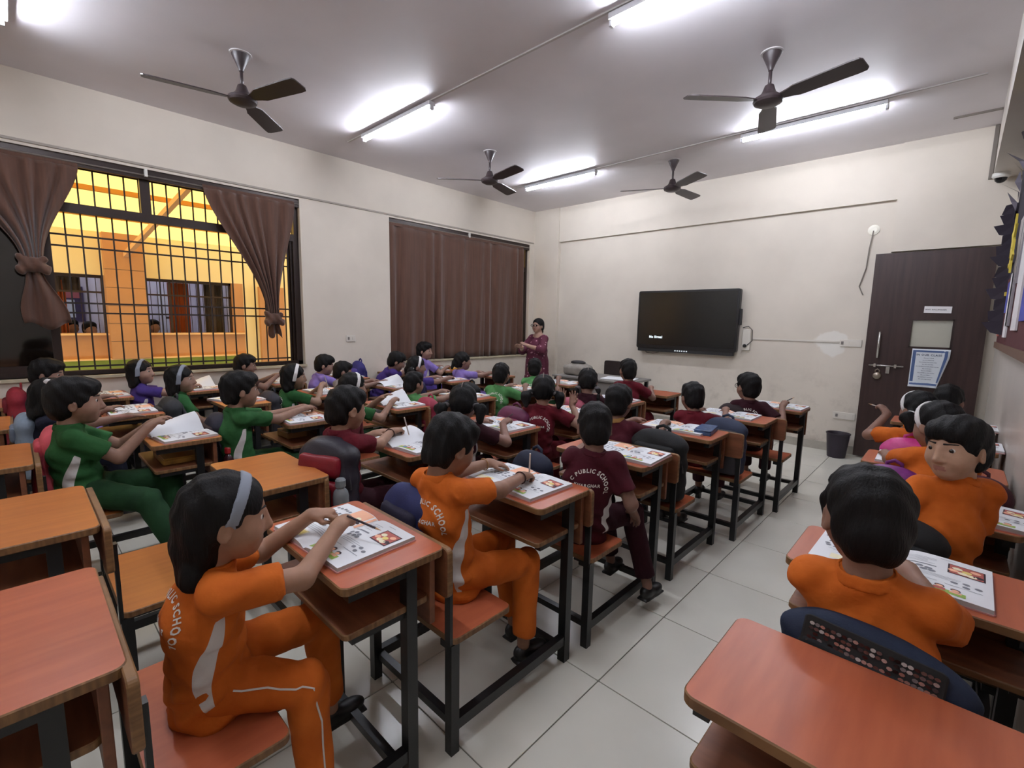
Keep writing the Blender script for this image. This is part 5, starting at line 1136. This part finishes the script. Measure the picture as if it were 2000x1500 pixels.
# fourth column
i=K('D1',(-4.19,.145,.965),'child with white hair clip almost hidden behind the green-tracksuited child',sx=-4.30,sy=.14,shirt='navy',skin=(120,88,72),hair='bob',clip=[(.05,-.02,.085)],yaw=-20,pitch=14,lod=1,R=(.21,.40,.365),pR='flat',dirR=(-.3,.8,-.1))
i=K('D2',(-4.66,.935,.972),'child in green with grey hairband in front of the window',sx=-4.55,sy=.17,shirt='green',pants='darkgreen',skin=(132,100,84),hair='bob',band='grey',yaw=-30,pitch=0,lod=1,R=(.10,.28,.12),L=(-.1,.26,.14))
sx=-4.42; i=K('D3',(-4.39,1.745,.96),'child in green with white hairband holding a pencil in both hands',sx=sx,sy=.17,shirt='green',pants='darkgreen',skin=(132,100,82),hair='bob',band='white',yaw=-24,pitch=4,lod=1,R=(.10,.32,.41),L=(.03,.33,.39),pR='grip',pL='grip',letters=True)
P_(i,0,(-.05,.10,-.03),(-.03,.05,.10),'pencil held by the green-shirted child with white hairband',True)
i=K('D4',(-4.80,2.43,.928),'child in pale grey shirt beside the tall blue bag',sx=-4.62,sy=.17,shirt='grey',skin=(120,90,76),hair='crop',yaw=-20,lod=2,s=.95)
i=K('D5',(-4.44,3.13,.972),'child in purple with white hairband and white ribbon',sx=-4.46,sy=.16,shirt='purple',skin=(124,92,78),hair='pony',band='white',yaw=-26,pitch=6,lod=1)
i=K('D6',(-4.57,3.93,.985),'child in lilac with white ribbons in the hair',sx=-4.55,sy=.16,shirt='lilac',skin=(124,92,78),hair='hold',clip=[(-.02,-.07,.06),(-.06,-.07,.01)],yaw=-26,pitch=4,lod=1)
# wall column, purple
i=K('E1',(-5.22,.17,1.02),'child in lilac below the dark sash, one arm on the desk',sx=-5.35,sy=.16,shirt='lilac',skin=(126,94,80),hair='boy',yaw=-24,pitch=12,lod=1,R=(.20,.40,.37),pR='rest')
i=K('E2',(-5.50,.795,.968),'child in purple with grey hairband looking ahead below the grille',sx=-5.44,sy=.15,shirt='purple',skin=(140,106,90),hair='bob',band='grey',yaw=-32,pitch=-2,lod=1)
i=K('E3',(-5.45,1.67,.99),'child in brown shirt below the window edge with hands up to write',sx=-5.45,sy=.16,shirt='brown',skin=(120,88,74),hair='crop',yaw=-22,pitch=10,lod=1,R=(.17,.32,.43),L=(.04,.34,.42),pR='grip')
i=K('E4',(-5.30,2.46,.958),'child in lilac below the wall switch holding both hands near the face',sx=-5.36,sy=.16,shirt='lilac',skin=(144,110,94),hair='boy',yaw=-30,pitch=14,lod=1,R=(.10,.27,.42),L=(0,.27,.42),dirR=(-.2,.3,.8),dirL=(.1,.3,.8))
i=K('E5',(-4.98,3.22,.985),'child in purple bending low across the desk',sx=-5.30,sy=.14,shirt='purple',skin=(122,90,76),hair='boy',yaw=-30,pitch=24,lod=1,letters=False,turn=-14)
i=K('E6',(-5.45,3.98,1.062),'child in lilac sitting tall against the drawn curtain',sx=-5.42,sy=.16,shirt='lilac',pants='purple',skin=(138,104,88),hair='boy',yaw=-62,pitch=2,lod=1,s=1.06,legs=[((.25,.22,.06),(.36,.24,-.28)),((.06,.33,.07),(.1,.36,-.28))])
# ------------------------------------------------------------------ the teacher
def teacher(loc,label):
    hc=np.array([0,0,1.435]); Rh=rotz(math.radians(15)); tz=rotz(math.radians(-8)); HSa=1.10; lo=np.array(loc,float)
    sd=np.array([1.,0,0]); N=np.array([.0,-.02,1.27]); SH=[np.array([g*.155,-.01,1.22]) for g in(1,-1)]; W=[np.array([.02,.30,1.08]),np.array([-.17,.32,1.12])]
    EL=[kin(SH[0],W[0],.27,.24,(.8,-.3,-.6)),kin(SH[1],W[1],.27,.24,(-.8,-.2,-.6))]
    S=SDF(); head_prims(S,hc,Rh,HSa,0); S.cone(hc+Rh@np.array([0,-.02,-.08]),N-(0,0,.03),.055,.065,.02); S.econe((0,0,.9),N-(0,0,.03),sd,.13,.10,.13,.08,.03)
    for i in(0,1):
        S.cone(N-(0,0,.05),SH[i],.05,.05,.02); S.cone(SH[i],EL[i],.052,.046,.01); S.cone(EL[i],W[i],.044,.027,.012); hand_prims(S,W[i],(.25 if i==0 else .1,.75,.35),(.6 if i==0 else -.6,-.2,.7),-1 if i==0 else 1,'rest',1.25)
        S.cone((.09*(1-2*i),0,.9),(.09*(1-2*i),0,.08),.09,.045,.02); S.ell((.09*(1-2*i),.05,.035),(.04,.11,.03),None,.02)
    V,Q=S.mesh(.0085); fc=(V[Q].mean(1)-hc)@Rh/HSa; mi=((np.abs(fc[:,0])<.021)&(fc[:,1]>.07)&(fc[:,2]<-.0525)&(fc[:,2]>-.071)).astype(int)
    b=obj('person',fast_mesh('person',relax(V,Q,1,.4),Q,[skin_mat((150,116,98)),LIP],mi),None,tuple(loc)); b.rotation_euler[2]=math.radians(168); tag(b,label,'person')
    KM=M('kurta_print',(78,26,48),rough=.8); nt=KM.node_tree; bs=nt.nodes['Principled BSDF']; tc=nt.nodes.new('ShaderNodeTexCoord'); vo=nt.nodes.new('ShaderNodeTexVoronoi'); vo.inputs['Scale'].default_value=17; rp=nt.nodes.new('ShaderNodeValToRGB')
    rp.color_ramp.elements[0].position=.16; rp.color_ramp.elements[0].color=lin((186,140,152))+(1,); rp.color_ramp.elements[1].position=.24; rp.color_ramp.elements[1].color=lin((84,24,48))+(1,); nt.links.new(tc.outputs['Object'],vo.inputs[0]); nt.links.new(vo.outputs['Distance'],rp.inputs[0]); nt.links.new(rp.outputs[0],bs.inputs['Base Color'])
    T=SDF(); T.econe((0,.0,.42),(0,0,.85),sd,.25,.19,.205,.165,.03,flat=(1,0)); T.econe((0,0,.82),(0,.01,1.08),sd,.20,.16,.185,.145,.04); T.econe((0,.01,1.05),(0,-.01,1.21),sd,.185,.14,.115,.08,.04)
    for i in(0,1):
        T.cone(N-(0,0,.065),SH[i],.055,.068,.03); T.cone(SH[i],EL[i],.068,.066,.02); T.cone(EL[i],EL[i]+(W[i]-EL[i])*.45,.064,.058,.02,flat=(0,1))
    V,Q=T.mesh(.011,lambda P:.004*wob(P,3)+.006*np.exp(-((P[:,2]-.5)/.25)**2)*np.sin(34*np.arctan2(P[:,0],P[:,1]))); to_obj('kurta',V,Q,KM,b)
    T=SDF()
    for g in(1,-1): T.cone((g*.09,0,.6),(g*.09,.01,.08),.11,.06,.02,flat=(0,1))
    V,Q=T.mesh(.013); to_obj('trousers',V,Q,CLOTH['darkmaroon'],b)
    for g in(1,-1):
        Z=SDF(); Z.ell((g*.09,.05,.035),(.047,.12,.035),None,.01); V,Q=Z.mesh(.012); to_obj('shoe',V,Q,SHOE,b)
    Hs=hair_sdf('adult',hc,Rh,HSa); V,Q=Hs.mesh(.0075); to_obj('hair',V,Q,HAIR,b)
    for x in(-1,1):
        e=SDF(); e.ell(hc+Rh@np.array([x*.030,.0725,.002])*HSa,(.0125,.0125,.0125)); v2,q2=e.mesh(.004); obj('eye',fast_mesh('eye',v2,q2,[IRIS]),b)
    g=MB()
    for x in(-1,1):
        pts=[hc+Rh@(np.array([x*.032+.024*math.cos(t),.099,.0+.018*math.sin(t)])*HSa) for t in np.linspace(0,2*math.pi,17)]; g.tube(pts,.0036,5,cap=False); g.tube([hc+Rh@(np.array([x*.056,.098,.004])*HSa),hc+Rh@(np.array([x*.078,.0,.0])*HSa)],.003,5)
    g.tube([hc+Rh@(np.array([-.010,.1,.003])*HSa),hc+Rh@(np.array([.010,.1,.003])*HSa)],.003,5); g.build('glasses',M('spectacle_frame',(24,22,24)),b)
    w=W[0]; d=_n(W[0]-EL[0]); u=_n(np.cross(d,[0,0,1.])); v=np.cross(d,u); MB().tube([w-d*.02+.031*(math.cos(t)*u+math.sin(t)*v) for t in np.linspace(0,2*math.pi,17)],.005,6,cap=False).build('bangle',M('bangle',(206,196,176),rough=.25,metal=.7),b)
teacher((-5.0,5.90,0),'teacher in a maroon floral kurta and glasses standing with hands together by the curtain')
